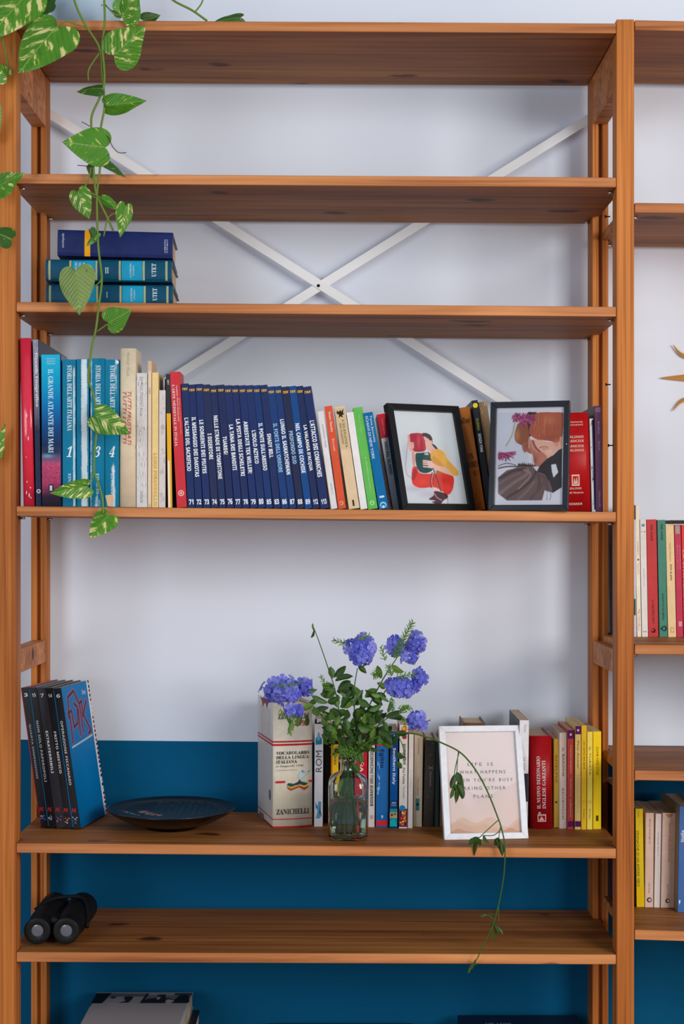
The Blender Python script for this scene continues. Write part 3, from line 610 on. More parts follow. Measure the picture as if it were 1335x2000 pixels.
# shallow black dish
PY = .145; px0 = Xp(335.5, PY); pz = S5(px0)+.0006
dish = empty('dish', (px0, PY, pz)); tag(dish, 'shallow black glazed dish with a dark wave pattern, lying on the lower shelf', 'dish')
pm = mat('black_glaze', (10, 13, 16), .28, spec=.3, coat=.12)
prof = [(0, .004), (.030, .004), (.034, .0), (.044, .0), (.046, .005), (.075, .012), (.103, .026), (.1125, .0335), (.1135, .0355), (.111, .036), (.100, .0305), (.088, .0275), (.060, .0255), (0, .025)]
MB().lathe(prof, 64).build('dish_body', pm, dish)
c = Canvas(.19, .19, 150, 150, (14, 22, 28)); c.quad((-100, 100), (100, 100), (100, -100), (-100, -100))
rr = np.hypot(c.X, c.Y)
wv = (np.sin(c.X*.55+np.sin(c.Y*.35)*1.6) > .55) & (c.Y > -25) & (c.X > -35); c.img[wv] = lin((46, 48, 40))
for x, y, s in ((-52, 10, 9), (-40, -4, 8), (-30, -16, 7), (-20, -22, 6)):
    c.poly([(x-s, y), (x, y+s*.8), (x+s, y+2), (x+s*.6, y-s), (x-s*.5, y-s*.7)], (150, 92, 44)); c.poly([(x-s*.8, y-s), (x-s*.2, y-s*1.4), (x+s*.5, y-s*.9)], (190, 180, 170))
for a, b_ in (((-82, -4), (-68, -14)), ((-66, -20), (-56, -28))): c.line([a, b_], 2, (170, 175, 180), sm=False)
c.poly([(-92, 2), (-84, 8), (-76, 0), (-84, -5)], (110, 44, 34))
# drape the print over the inside of the dish as a fine disc
me_pts = []; R_in = [(0, .025), (.060, .0255), (.088, .0275), (.100, .0305)]
ok = rr <= 97
dz = np.interp(np.hypot(c.X, c.Y)/1000, [a for a, _ in R_in], [b_ for _, b_ in R_in])+.0004
nr, na = 40, 96; mv = []; mc = []; mf = []
for i in range(nr+1):
    for j in range(na):
        r_ = .097*i/nr; th = 2*math.pi*j/na; x, y = r_*math.cos(th), r_*math.sin(th)
        mv.append((x, y, float(np.interp(r_, [a for a, _ in R_in], [b_ for _, b_ in R_in]))+.0005))
        ii = int((y/.1+1)/2*149); jj = int((x/.1+1)/2*149); mc.append((*c.img[min(max(ii, 0), 149), min(max(jj, 0), 149)], 1))
for i in range(nr):
    for j in range(na): mf.append((i*na+j, i*na+(j+1) % na, (i+1)*na+(j+1) % na, (i+1)*na+j))
me = bpy.data.meshes.new('glazed_pattern'); me.from_pydata(mv, [], mf); at = me.color_attributes.new('Col', 'FLOAT_COLOR', 'POINT'); at.data.foreach_set('color', np.array(mc).ravel())
gm = mat('glaze_print', (20, 20, 20), .32, spec=.25, coat=.1); a = gm.node_tree.nodes.new('ShaderNodeAttribute'); a.attribute_name = 'Col'; gm.node_tree.links.new(a.outputs['Color'], gm.node_tree.nodes['Principled BSDF'].inputs['Base Color'])
me.materials.append(gm); me.polygons.foreach_set('use_smooth', [True]*len(mf)); o = bpy.data.objects.new('glazed_pattern', me); C.objects.link(o); o.parent = dish

# big Italian dictionary
ZY = .147; cream = (232, 222, 202); zx = Xp(533, ZY); yaw = math.radians(14.4)
B = book('thick cream Italian dictionary with red stripes and blue flowers drooping over its top', zx, ZY, S5(zx), (Xp(611, ZY)-zx)/math.cos(yaw)*.985, .222, .135, cream, yaw=yaw, b=.0035, hard=True, name='dictionary', side=(216, 210, 204), rough=.35, coat=.3)
B.ytop, B.ybot = 1376, 1618
z = lambda v: 1330+v/6.45
for a, b_ in ((775, 795), (812, 836), (1745, 1757)): bandwrap(B, z(a), z(b_), (196, 28, 40))
bandwrap(B, 0, 0, (180, 24, 34), z0=.0001, z1=.0028)
RD(B, [(.06, .30, z(1272), z(1298), (200, 30, 42)), (.9, .99, z(1272), z(1298), (200, 30, 42)),
       ('p', [(.34, z(1325)), (.38, z(1300)), (.52, z(1312)), (.66, z(1280)), (.8, z(1300)), (.88, z(1316)), (.78, z(1340)), (.66, z(1318)), (.44, z(1350))], (20, 92, 72)),
       ('p', [(.5, z(1325)), (.62, z(1290)), (.66, z(1258)), (.72, z(1300)), (.66, z(1330))], (60, 64, 90)),
       ('p', [(.34, z(1325)), (.44, z(1350)), (.66, z(1322)), (.66, z(1336)), (.44, z(1372)), (.34, z(1345))], (214, 170, 90)), ('p', [(.66, z(1320)), (.78, z(1342)), (.88, z(1320)), (.88, z(1336)), (.78, z(1362)), (.66, z(1336))], (226, 196, 110)),
       ('p', [(.35, z(1345)), (.44, z(1372)), (.66, z(1340)), (.66, z(1356)), (.44, z(1398)), (.36, z(1372))], (190, 70, 34)), ('p', [(.66, z(1338)), (.78, z(1364)), (.88, z(1340)), (.88, z(1362)), (.78, z(1396)), (.66, z(1358))], (196, 60, 40)),
       ('p', [(.64, z(1250)), (.62, z(1200)), (.7, z(1150)), (.76, z(1140)), (.76, z(1190)), (.92, z(1130)), (.9, z(1170)), (.76, z(1230)), (.68, z(1258))], (196, 214, 222)),
       ('p', [(.70, z(1160)), (.75, z(1142)), (.75, z(1180))], (90, 120, 140)), ('p', [(.84, z(1180)), (.92, z(1140)), (.9, z(1168))], (90, 120, 140))])
for s, a, b_, f0, f1 in (('VOCABOLARIO', 905, 945, .07, .90), ('DELLA LINGUA', 960, 1000, .07, .90), ('ITALIANA', 1014, 1056, .07, .6), ('ZANICHELLI', 1622, 1690, .08, .90)): T(B, s, z(a), z(b_), f0, f1, (42, 36, 38), 'h', style='serif')
T(B, 'lo Zingarelli 1998', z(1075), z(1105), .07, .75, (120, 110, 106), 'h', style='italic'); T(B, 'Dodicesima edizione', z(1130), z(1145), .07, .6, (150, 144, 140), 'h')
T(B, 'ZINGARELLI', z(432), z(502), .12, .90, (52, 44, 44), 'h', style='serif'); T(B, '1998', z(520), z(590), .52, .90, (170, 24, 40), 'h', style='serif')
SD = empty('side_text', (-.0002, .13, 0), (0, 0, -math.pi/2)); SD.parent = B.o
for k in range(14): text(SD, 'abcd efghi lmno pqr stuv zabc defg', .02, .11, .205-k*.0042, .2075-k*.0042, (150, 146, 142), 'h', y=-.0004)
decals(SD, [(circ(.105, .055, .008, 14, .010), (110, 110, 112)), (rect(.012, .05, .0, .01), (120, 118, 118)), ([(.02, .221), (.1, .221), (.085, .214), (.08, .206), (.07, .215), (.05, .212), (.045, .205), (.035, .215)], (150, 40, 30))])
Y5 = .165
zz = lambda v: 1400+v/8.0
B = px_book('white guide book with blue dome pictures and ROMA in thin letters, beside the dictionary', S5, Y5, 613.5, 630.5, 614.8, 1404, .12, (226, 222, 226), rough=.3, coat=.4)
RD(B, [(0.02, .98, 1404.5, zz(112), (16, 16, 20)), ('p', [(.25, zz(90)), (.25, zz(30)), (.8, zz(30)), (.8, zz(100)), (.6, zz(70)), (.45, zz(95))], (220, 220, 225)),
       ('p', [(.1, zz(440)), (.12, zz(340)), (.28, zz(320)), (.42, zz(250)), (.5, zz(240)), (.6, zz(310)), (.82, zz(340)), (.86, zz(430))], (30, 128, 158)), ('p', [(.3, zz(330)), (.45, zz(250)), (.6, zz(320)), (.6, zz(370)), (.3, zz(370))], (110, 176, 200)),
       ('p', [(.1, zz(1330)), (.4, zz(1400)), (.5, zz(1320)), (.8, zz(1330)), (.75, zz(1500)), (.9, zz(1540)), (.6, zz(1590)), (.2, zz(1590)), (.4, zz(1480))], (96, 150, 190)), ('p', [(.15, zz(1350)), (.3, zz(1430)), (.2, zz(1440))], (30, 60, 100)), ('p', [(.65, zz(1400)), (.8, zz(1520)), (.6, zz(1520))], (40, 70, 110))])
T(B, 'ROM', zz(530), zz(865), .14, .86, (84, 84, 90), 'ccw', style='')
B = px_book('black book pushed back between the white ROMA guide and the yellow book', S5, .2, 634, 645.2, 635, 1419, .1, (24, 22, 24))
B = px_book('yellow spined book with a black top, behind the left side of the glass bottle', S5, Y5, 646.2, 661, 646.8, 1424, .11, (232, 178, 20)); RD(B, [(.02, .98, 1424.5, 1454, (18, 16, 18)), (.02, .2, 1454, 1612, (200, 120, 10))]); T(B, 'COLUMBIA', 1462, 1494, .4, .72, (130, 90, 10), style='bold')
B = px_book('dark green book with a pale label, straight behind the neck of the bottle', S5, Y5, 664, 690, 664.6, 1440, .11, (26, 44, 38)); RD(B, [(.04, .4, 1478, 1504, (150, 150, 150)), (.5, .96, 1520, 1570, (150, 120, 90))]); T(B, 'ROMA', 1482, 1500, .1, .34, (40, 40, 40))
B = px_book('crimson guide book to Spain, behind the right shoulder of the bottle', S5, Y5, 693, 717, 694, 1428, .11, (204, 26, 44), rough=.3); T(B, 'ESPAÑA', 1452, 1508, .4, .72, (246, 226, 226), style='bold'); RD(B, [('c', .2, 1440, .12, (240, 220, 60)), (.02, .98, 1560, 1611, (196, 60, 50))])
B = px_book('white book with black capitals about the unconscious, left of the bright blue guide', S5, Y5, 719, 731.6, 720, 1456, .11, (228, 222, 220)); T(B, "BIOGRAFIE DELL'INCONSCIO", zz(535), zz(1395), .3, .76, (28, 28, 30), 'ccw', style='bold'); T(B, 'BUR', zz(1540), zz(1595), .3, .76, (200, 40, 40), 'ccw')
B = px_book('bright blue guide book to Egypt with red ends on its spine', S5, Y5, 733.8, 758.6, 735.2, 1441, .115, (0, 112, 196), rough=.3, coat=.8); RD(B, [(.01, .99, 1441.5, 1457.5, (226, 48, 52)), (.01, .99, 1603, 1612.6, (226, 48, 52)), ('p', [(.5, 1592), (.6, 1594), (.5, 1600), (.42, 1594)], (220, 225, 230))]); T(B, 'Egitto', 1464, 1500, .26, .64, (14, 34, 74), style='bold'); worn(B, .1, .3, 14, (150, 200, 240), 41, 1490, 1560, .9)
q8 = lambda v: 1400+v/8.34
B = px_book('dark blue travel guide to Southern Italy with a turquoise picture at its foot', S5, .158, 760.6, 776, 762.6, 1429, .115, (0, 62, 128), side=(160, 20, 40), rough=.3, coat=.4)
T(B, 'Southern Italy', q8(510), q8(1105), .24, .72, (226, 236, 246), style='bold')
RD(B, [(.02, .98, q8(640), q8(1365), (0, 84, 160)), ('c', .5, q8(355), .28, (150, 190, 220)), ('c', .5, q8(355), .2, (0, 62, 128)), ('p', [(.44, q8(300)), (.56, q8(300)), (.56, q8(430)), (.44, q8(430))], (190, 215, 235)), (.02, .98, q8(1500), q8(1790), (40, 150, 176)), (.02, .98, q8(1560), q8(1650), (200, 170, 130)), (.25, .8, q8(1395), q8(1410), (190, 215, 235)), (.15, .85, q8(1425), q8(1435), (120, 170, 210)), (.15, .85, q8(1445), q8(1455), (120, 170, 210)), ('p', [(.05, q8(1700)), (.6, q8(1660)), (.95, q8(1780)), (.05, q8(1790))], (0, 190, 200)), ('c', .3, q8(1600), .16, (120, 60, 40)), ('c', .7, q8(1585), .13, (70, 110, 70))], y=-.0003)
B = px_book('white book with tall black condensed title and a colourful collage at its foot', S5, .156, 779, 795.4, 780.4, 1416, .115, (230, 224, 216), side=(180, 60, 50), rough=.3)
T(B, 'pompeiani', q8(445), q8(780), .32, .86, (34, 34, 36), style='bold'); T(B, 'Alta Fedelta', q8(825), q8(1100), .42, .72, (70, 64, 62)); T(B, 'The Comics', q8(1130), q8(1330), .46, .7, (120, 114, 110))
RD(B, [('c', .56, q8(205), .36, (222, 120, 30)), ('c', .5, q8(190), .18, (240, 190, 60)), ('c', .6, q8(330), .28, (150, 60, 60)), (.02, .98, q8(1500), q8(1795), (96, 34, 84)), ('c', .4, q8(1490), .36, (40, 130, 180))]+[('c', random.uniform(.2, .8), q8(random.uniform(1530, 1770)), random.uniform(.08, .17), random.choice([(236, 150, 30), (220, 70, 50), (240, 200, 60), (180, 50, 110), (230, 110, 40)])) for _ in range(22)])
B = px_book('slim plain white paperback in front of the cream books, right of the collage book', S5, .158, 796.4, 806, 798.6, 1433.5, .115, (232, 222, 214)); T(B, 'Racconti brevi', 1505, 1540, .4, .65, (190, 178, 170))
B = px_book('cream paperback with a small teal label low on its spine', S5, .172, 806.8, 824, 809.6, 1435, .11, (218, 198, 172)); RD(B, [(.26, .68, q8(1335), q8(1530), (60, 130, 130)), ('c', .47, q8(1430), .16, (20, 50, 50)), (.94, .99, 1436, 1606, (196, 172, 140))]); T(B, 'LA COSCIENZA', q8(350), q8(610), .42, .58, (150, 126, 100)); T(B, 'ITALO SVEVO', q8(990), q8(1280), .42, .56, (110, 92, 72))
B = px_book('worn dark grey cloth book with faint gilt lettering, left of the green one', S5, .172, 827, 847.6, 831, 1446, .11, (74, 66, 62), side=(170, 140, 100), rough=.8, hard=True, b=.002); T(B, 'Dizionario', q8(880), q8(1130), .45, .68, (150, 136, 116), style='italic'); T(B, 'X', q8(800), q8(860), .3, .8, (160, 150, 130)); worn(B, .08, .92, 16, (120, 106, 90), 44, big=.5)
B = px_book('narrow dark green book partly hidden by the white picture frame', S5, .172, 848.6, 856.6, 851, 1447, .11, (40, 58, 56), rough=.8)
B = px_book('brown paperback almost hidden behind the left side of the white frame', S5, .178, 857.6, 872, 861, 1440, .11, (128, 96, 66))
B = px_book('old brown book whose rounded top shows above the white frame', S5, .2, 903, 946, 905, 1412, .1, (120, 88, 62), b=.004, hard=True)
B = px_book('tall white paperback with grey cover standing right behind the white frame', S5, .13, 1012, 1030.6, 1014.8, 1407, .165, (232, 230, 234), side=(96, 98, 110)); RD(B, [(.3, .98, 1511, 1566, (46, 46, 58))]); T(B, 'Fabrizio', 1415, 1430, .5, .7, (170, 170, 176)); T(B, 'La citta', 1480, 1505, .5, .7, (170, 170, 176))
q3 = lambda v: 1370+v/3.034
B = px_book('thick red English dictionary with white lettering, right of the white picture frame', S5, Y5, 1035.5, 1079.5, 1033, 1437.5, .12, (172, 16, 24), hard=True, b=.004, name='dictionary', rough=.35)
T(B, 'IL NUOVO DIZIONARIO', q3(325), q3(635), .30, .46, (240, 222, 222), 'ccw', style='serif'); T(B, 'INGLESE GARZANTI', q3(350), q3(635), .54, .70, (240, 222, 222), 'ccw', style='serif')
RD(B, [(.32, .70, q3(668), q3(712), (226, 190, 190)), (.36, .66, q3(676), q3(706), (172, 16, 24)), ('p', [(.38, q3(704)), (.5, q3(680)), (.62, q3(704))], (226, 190, 190)), (.36, .46, q3(655), q3(665), (226, 190, 190))])
rest = [(1081.2, 1091.2, 1081, 1443.5, (228, 190, 70), 'narrow amber paperback right beside the red dictionary', 'ADELPHI', .178),
        (1092.2, 1106.4, 1092.4, 1431.5, (226, 208, 196), 'off-white paperback second to the right of the red dictionary', 'IL BARONE', .168),
        (1108.4, 1120.2, 1108.6, 1426, (196, 66, 56), 'red paperback with purple ends on its spine', 'Il barone rampante', .16),
        (1122.6, 1134, 1123.2, 1417.5, (232, 200, 120), 'pale gold paperback right of the red and purple one', 'Paul Auster', .16),
        (1135.2, 1145.2, 1135.6, 1417.5, (240, 192, 40), 'orange yellow paperback in the run of yellow books', 'UN UOMO PER BENE', .16),
        (1146.2, 1157, 1146.6, 1429.5, (240, 216, 90), 'light lemon paperback second from the right end', 'IL TURISTA', .162),
        (1158, 1174, 1158.2, 1429, (240, 204, 14), 'bright yellow paperback at the right end of the shelf', 'COME FARE COSE', .166)]
for a, b_, tl, yt, cc, lab, s, yy in rest:
    B = px_book(lab, S5, yy, a, b_, tl, yt, .125, cc, group='yellow and red paperbacks at the right end')
    dk = (120, 92, 30) if cc[0] > 220 else (236, 210, 200)
    T(B, s, yt+30, yt+85, .38, .66, dk)
    if 'purple' in lab: RD(B, [(.02, .98, yt+.5, yt+17, (90, 30, 90)), ('c', .5, yt+9, .2, (220, 200, 220)), (.02, .98, 1604, 1615, (90, 30, 90))]); T(B, 'Sellerio editore', yt+95, yt+170, .4, .65, (236, 190, 170))
    elif 'yellow' in lab or 'lemon' in lab: RD(B, [('c', .45, 1567, .3, (190, 160, 60)), ('c', .45, 1567, .2, cc)] if 'bright' not in lab else [(.36, .66, 1593, 1604, (70, 60, 10))]); T(B, 'FELTRINELLI', 1580, 1600, .4, .6, dk) if 'bright' not in lab else None
    elif 'amber' in lab: RD(B, [('c', .5, 1567, .2, (40, 36, 30))])
    else: T(B, 'EDIZIONI', 1540, 1600, .4, .6, dk)

# ============================================================ right-hand bookcase rows
R3 = R[3]; YR = .186
B = px_book('white paperback seen through the gap beside the shared upright, first on its shelf', R3, YR, 1211, 1236.4, 1208.5, 1000, .135, (222, 216, 212), side=(186, 178, 172))
SD = empty('side_text', (-.0002, .132, 0), (0, 0, -math.pi/2)); SD.parent = B.o
for k in range(30): text(SD, 'nel mezzo del cammin di nostra vita', .008, .12, .185-k*.0042, .1875-k*.0042, (120, 112, 108), 'h', y=-.0004)
B = px_book('very thin grey booklet with a brown top squeezed against the shared upright', R3, YR, 1237.4, 1243.4, 1235.4, 986.5, .12, (196, 194, 204)); RD(B, [(0, 1, 987, 1015, (96, 72, 52)), (0, .7, 1170, 1202, (26, 64, 46))])
B = px_book('tall slim cream paperback with tiny pink lettering, beside the shared upright', R3, YR, 1244.4, 1252.4, 1240.2, 987, .12, (236, 226, 204)); T(B, 'LE RAGAZZE DI', 1058, 1084, .35, .7, (226, 150, 150)); RD(B, [('c', .55, 1093.5, .26, (206, 30, 60))]); T(B, 'GIULIA CARCASI', 1100, 1122, .35, .7, (226, 150, 150)); T(B, 'FELTRINELLI', 1190, 1232, .35, .7, (226, 120, 110))
B = px_book('white paperback with a small blue round emblem at the top of its spine', R3, YR, 1253.6, 1265.6, 1249.6, 1015, .12, (226, 220, 216)); RD(B, [('c', .5, 1026, .28, (90, 140, 180)), ('c', .45, 1024, .14, (170, 190, 200)), ('c', .25, 1039, .09, (220, 110, 80)), ('c', .72, 1039, .11, (110, 140, 110)), ('c', .3, 1234, .1, (130, 130, 130)), ('c', .65, 1234, .1, (130, 130, 130))]); T(B, 'UNA STORIA ITALIANA', 1110, 1146, .4, .6, (170, 176, 190))
B = px_book('brick red paperback with black lettering on the right-hand shelf', R3, YR, 1266.2, 1286, 1262, 1015, .125, (196, 56, 58)); T(B, 'ISABEL ALLENDE', 1025, 1057, .42, .62, (90, 20, 28)); T(B, 'LA CASA DEGLI SPIRITI', 1172, 1218, .42, .62, (90, 20, 28)); RD(B, [('c', .5, 1232, .24, (60, 20, 24)), ('c', .42, 1231, .13, (196, 56, 58))])
B = px_book('sea green paperback between the brick red and the cream ones', R3, YR, 1287.6, 1303.6, 1283.4, 1016, .125, (70, 136, 118)); T(B, 'ISABEL ALLENDE', 1024, 1055, .42, .66, (16, 50, 46)); T(B, 'RITRATTO IN SEPPIA', 1160, 1212, .42, .62, (16, 50, 46)); RD(B, [('c', .6, 1228, .34, (16, 50, 46)), ('c', .55, 1228, .2, (70, 136, 118)), ('c', .3, 1228, .14, (16, 50, 46))])
B = px_book('pale peach paperback with a short dark title on the right-hand shelf', R3, YR, 1304.6, 1320.8, 1299.6, 1025, .125, (240, 208, 158)); T(B, 'Niccolo Ammaniti', 1060, 1096, .42, .6, (190, 150, 96)); T(B, 'Sotto la pelle', 1103, 1134, .4, .66, (70, 50, 30), style='serif'); RD(B, [(.3, .76, 1226, 1236, (206, 170, 120)), (.4, .66, 1228, 1234, (240, 208, 158))])
B = px_book('magenta paperback with a grey square at the top of its spine', R3, YR, 1321.8, 1334.4, 1316.8, 1025.5, .125, (196, 50, 84)); RD(B, [(.12, .8, 1027, 1043, (170, 156, 150)), (.3, .85, 1214, 1224, (220, 150, 165))]); T(B, 'JENNIFER WEINER', 1065, 1112, .58, .82, (230, 140, 160)); T(B, 'BRAVA A LETTO', 1065, 1112, .26, .46, (230, 140, 160))
Bm = px_book('bright coral red book cut by the right edge, after the magenta one', R3, YR, 1335.4, 1356, 1330.6, 1025.5, .125, (232, 60, 56)); T(Bm, 'LA VITA NUOVA', 1075, 1190, .02, .2, (245, 190, 180))
o = empty('dark_book', (Xp(1311, YR), YR-.008, R3(RL)+.0), (0, 0, 0))
zt2 = max(Zp(1024, YR)+.0012, 0)
o.location.z = zt2
tag(o, 'thin black book lying flat on top of the magenta and coral books', 'book')
MB().box(0, .12, 0, .1, 0, .0012).box(0, .12, 0, .1, .0048, .006).box(0, .12, 0, .0012, .0012, .0048).build('cover', cm((40, 34, 32), .5), o); MB().box(.002, .118, .0014, .098, .0013, .0047).build('page_block', PAGE, o)
R5 = R[5]
B = px_book('navy blue paperback glimpsed through the gap left of the shared upright, lowest right-hand row', R5, .125, 1209.5, 1238, 1209.5, 1548, .17, (28, 34, 74), side=(24, 28, 62))
SD = empty('side_text', (-.0002, .165, 0), (0, 0, -math.pi/2)); SD.parent = B.o
text(SD, 'VINCENZO CERAMI', .03, .036, .08, .175, (160, 166, 190), 'cw', y=-.0004)
text(SD, 'FATTACCI', .045, .05, .1, .17, (120, 126, 160), 'cw', y=-.0004)
B = px_book('bright yellow paperback with black condensed title, first right of the shared upright', R5, .158, 1243.2, 1258.2, 1240.6, 1580, .125, (238, 206, 30)); T(B, 'CRONACHE DI UN AMORE VERO', 1622, 1732, .1, .42, (90, 80, 10)); T(B, 'De Carlo', 1584, 1596, .3, .5, (150, 130, 30)); RD(B, [(0, 1, 1731, 1767, (240, 196, 10))])
B = px_book('pinkish beige paperback with a black round emblem, second right of the shared upright', R5, .158, 1259.2, 1275.6, 1260.8, 1588, .125, (226, 194, 178)); T(B, 'Emma Donoghue', 1600, 1648, .4, .62, (150, 130, 116)); T(B, 'Neri Pozza', 1725, 1745, .42, .6, (160, 140, 128)); RD(B, [('c', .52, 1758, .3, (44, 40, 40)), ('c', .56, 1758, .18, (206, 180, 166))])
B = px_book('slim white paperback between the two pinkish beige ones', R5, .158, 1277, 1288.4, 1280.4, 1589.5, .125, (236, 226, 214)); T(B, 'La strada bianca', 1625, 1672, .4, .62, (150, 160, 176)); RD(B, [(.6, .95, 1592, 1764, (226, 220, 230))])
B = px_book('wide pinkish beige paperback with a torn top and a black round emblem', R5, .158, 1290, 1316.4, 1293.8, 1588, .125, (226, 196, 180)); T(B, 'Romano Luperini', 1608, 1628, .48, .62, (110, 90, 84)); T(B, 'Il vento del sud', 1632, 1662, .48, .62, (196, 50, 60)); T(B, 'Neri Pozza', 1665, 1684, .48, .6, (120, 130, 90)); T(B, 'EDITORE', 1728, 1755, .45, .55, (150, 130, 120)); RD(B, [('c', .5, 1760, .17, (44, 40, 40)), ('c', .53, 1760, .1, (206, 180, 166)), ('p', [(.2, 1590), (.8, 1590), (.6, 1596), (.45, 1597)], (196, 140, 90))])
B = px_book('cornflower blue hardback cut by the right edge of the lowest right-hand row', R5, .128, 1322.5, 1356, 1326.5, 1575, .15, (66, 106, 170), side=(150, 130, 90), hard=True); T(B, 'Stella', 1622, 1645, .12, .3, (225, 235, 245), 'ccw', style='bold'); RD(B, [('p', [(.06, 1762), (.1, 1758), (.18, 1760), (.12, 1768)], (210, 225, 240))])

# ============================================================ picture frames
def frame(label, X0, Y0, Z0, yaw, al, Wd, Hd, bw, col, depth=.014, group=None, strut=None):
    """local x right, z up the frame, y backwards; lies back by al about its foot"""
    n = Matrix.Rotation(yaw, 4, 'Z') @ Matrix.Rotation(-al, 4, 'X')
    o = empty('picture_frame', (X0, Y0, Z0), n.to_euler()); tag(o, label, 'picture frame', group)
    q = MB(); d = depth
    for a, b_, c, e in (((0,0),(Wd,0),(Wd-bw,bw),(bw,bw)), ((Wd,0),(Wd,Hd),(Wd-bw,Hd-bw),(Wd-bw,bw)), ((Wd,Hd),(0,Hd),(bw,Hd-bw),(Wd-bw,Hd-bw)), ((0,Hd),(0,0),(bw,bw),(bw,Hd-bw))):
        P = [a, b_, c, e]; q.add([(x, 0, z) for x, z in P]+[(x, d, z) for x, z in P], [(0,1,2,3),(7,6,5,4)]+[(i, 4+i, 4+(i+1)%4, (i+1)%4) for i in range(4)])
    q.build('frame_moulding', cm(col, .35, .2), o, .0008)
    MB().box(bw*.5, Wd-bw*.5, d*.55, d*.9, bw*.5, Hd-bw*.5).build('backboard', cm((90, 70, 50), .8), o)
    g = MB().box(bw*.8, Wd-bw*.8, .0036, .0046, bw*.8, Hd-bw*.8).build('glass_pane', GLASSP, o)
    if strut:
        L_ = strut; a0 = math.atan2
        # triangular card strut hinged high on the back, its foot on the shelf
        zh = Hd*.62; th = al
        fy = L_; # foot behind
        foot = Vector((Wd*.5, fy*math.cos(al), fy*math.sin(al)))  # horizontal distance back, still at shelf height
        a = Vector((Wd*.5, d+.0006, zh)); 
        w0 = .010; w1 = .022
        MB().add([(a.x-w0, a.y, a.z), (a.x+w0, a.y, a.z), (foot.x+w1, foot.y, foot.z+.002), (foot.x-w1, foot.y, foot.z+.002), (a.x-w0, a.y+.0015, a.z), (a.x+w0, a.y+.0015, a.z), (foot.x+w1, foot.y+.0015, foot.z+.002), (foot.x-w1, foot.y+.0015, foot.z+.002)],
                 [(0,1,2,3),(7,6,5,4),(0,4,5,1),(1,5,6,2),(2,6,7,3),(3,7,4,0)]).build('easel_strut', cm((126, 84, 50), .8), o)
    return o
GLASSP = mat('pane_glass', (255, 255, 255), .04); nt = GLASSP.node_tree
for n_ in list(nt.nodes):
    if n_.type == 'BSDF_PRINCIPLED': nt.nodes.remove(n_)
_o = [n_ for n_ in nt.nodes if n_.type == 'OUTPUT_MATERIAL'][0]
_t = nt.nodes.new('ShaderNodeBsdfTransparent'); _g = nt.nodes.new('ShaderNodeBsdfGlossy'); _g.inputs['Roughness'].default_value = .05
_f = nt.nodes.new('ShaderNodeFresnel'); _f.inputs[0].default_value = 1.4; _m = nt.nodes.new('ShaderNodeMixShader')
nt.links.new(_f.outputs[0], _m.inputs[0]); nt.links.new(_t.outputs[0], _m.inputs[1]); nt.links.new(_g.outputs[0], _m.inputs[2]); nt.links.new(_m.outputs[0], _o.inputs['Surface'])

# 1: tilted black frame, person with two bags
Wd, Hd, bw = .1443, .193, .0118
fr = frame('tilted black picture frame, photo of a person in yellow holding red and green bags', .1027, .0141, S4(.1)+.0005, .4700, .30, Wd, Hd, bw, (22, 23, 26), strut=.07)
c = Canvas(Wd-2*bw+.002, Hd-2*bw+.002, 210, 300, (216, 224, 230)); c.quad((-76, -21), (1004, 51), (1228, 1774), (140, 1748))
c.soft(500, 1600, 700, 500, (206, 212, 224), .5); c.soft(150, 800, 80, 250, (176, 176, 200), .5); c.soft(300, 1450, 200, 60, (190, 176, 196), .6); c.soft(560, 1560, 180, 70, (186, 180, 200), .6)
skin = (232, 190, 178)
c.line([(215, 460), (185, 700), (150, 1000), (170, 1180), (250, 1250)], 9, (170, 130, 140))
c.poly([(430, 440), (510, 415), (590, 450), (630, 520), (640, 640), (700, 690), (740, 760), (680, 720), (620, 640), (520, 520)], (82, 62, 60))
c.poly([(460, 480), (540, 510), (590, 555), (620, 560), (630, 640), (640, 700), (740, 760), (640, 800), (560, 740), (510, 720), (480, 620)], skin)
c.poly([(450, 470), (520, 418), (600, 470), (632, 545), (590, 560), (540, 500)], (78, 58, 56)); c.poly([(480, 555), (520, 560), (500, 572)], (90, 60, 60), sm=False)
c.poly([(625, 620), (690, 660), (745, 760), (690, 720), (640, 670)], (86, 58, 58)); c.soft(640, 735, 50, 25, (226, 140, 130), .5)
c.poly([(700, 720), (820, 770), (890, 910), (1040, 1090), (1075, 1200), (1000, 1225), (880, 1160), (700, 1200), (680, 1080), (600, 950), (585, 800), (640, 760)], (232, 178, 82))
c.poly([(600, 960), (700, 1110), (860, 1180), (820, 1040), (700, 880), (640, 850)], (204, 140, 66), a=.6); c.soft(840, 900, 60, 140, (246, 206, 120), .5); c.poly([(690, 1120), (900, 1190), (870, 1240), (700, 1230)], (180, 106, 60))
c.poly([(270, 1060), (340, 1040), (400, 1160), (620, 1180), (960, 1215), (985, 1400), (930, 1540), (860, 1570), (760, 1490), (640, 1430), (420, 1440), (290, 1390), (250, 1290)], (224, 62, 52))
c.poly([(300, 1090), (345, 1100), (340, 1200), (280, 1300), (256, 1220)], (166, 34, 46), a=.8); c.poly([(590, 1180), (640, 1180), (620, 1420), (575, 1410)], (160, 30, 38), a=.8); c.soft(820, 1300, 90, 60, (170, 36, 40), .45); c.soft(440, 1330, 60, 40, (240, 90, 70), .5); c.soft(900, 1450, 50, 60, (240, 86, 72), .5)
c.poly([(230, 445), (330, 415), (430, 425), (480, 500), (515, 700), (470, 760), (350, 765), (280, 740), (240, 600)], (180, 40, 62)); c.soft(390, 560, 25, 110, (226, 90, 106), .7); c.soft(300, 500, 50, 40, (140, 22, 44), .5); c.line([(440, 470), (480, 600), (490, 730)], 12, (206, 80, 96)); c.line([(280, 720), (360, 745), (470, 735)], 14, (150, 24, 44))
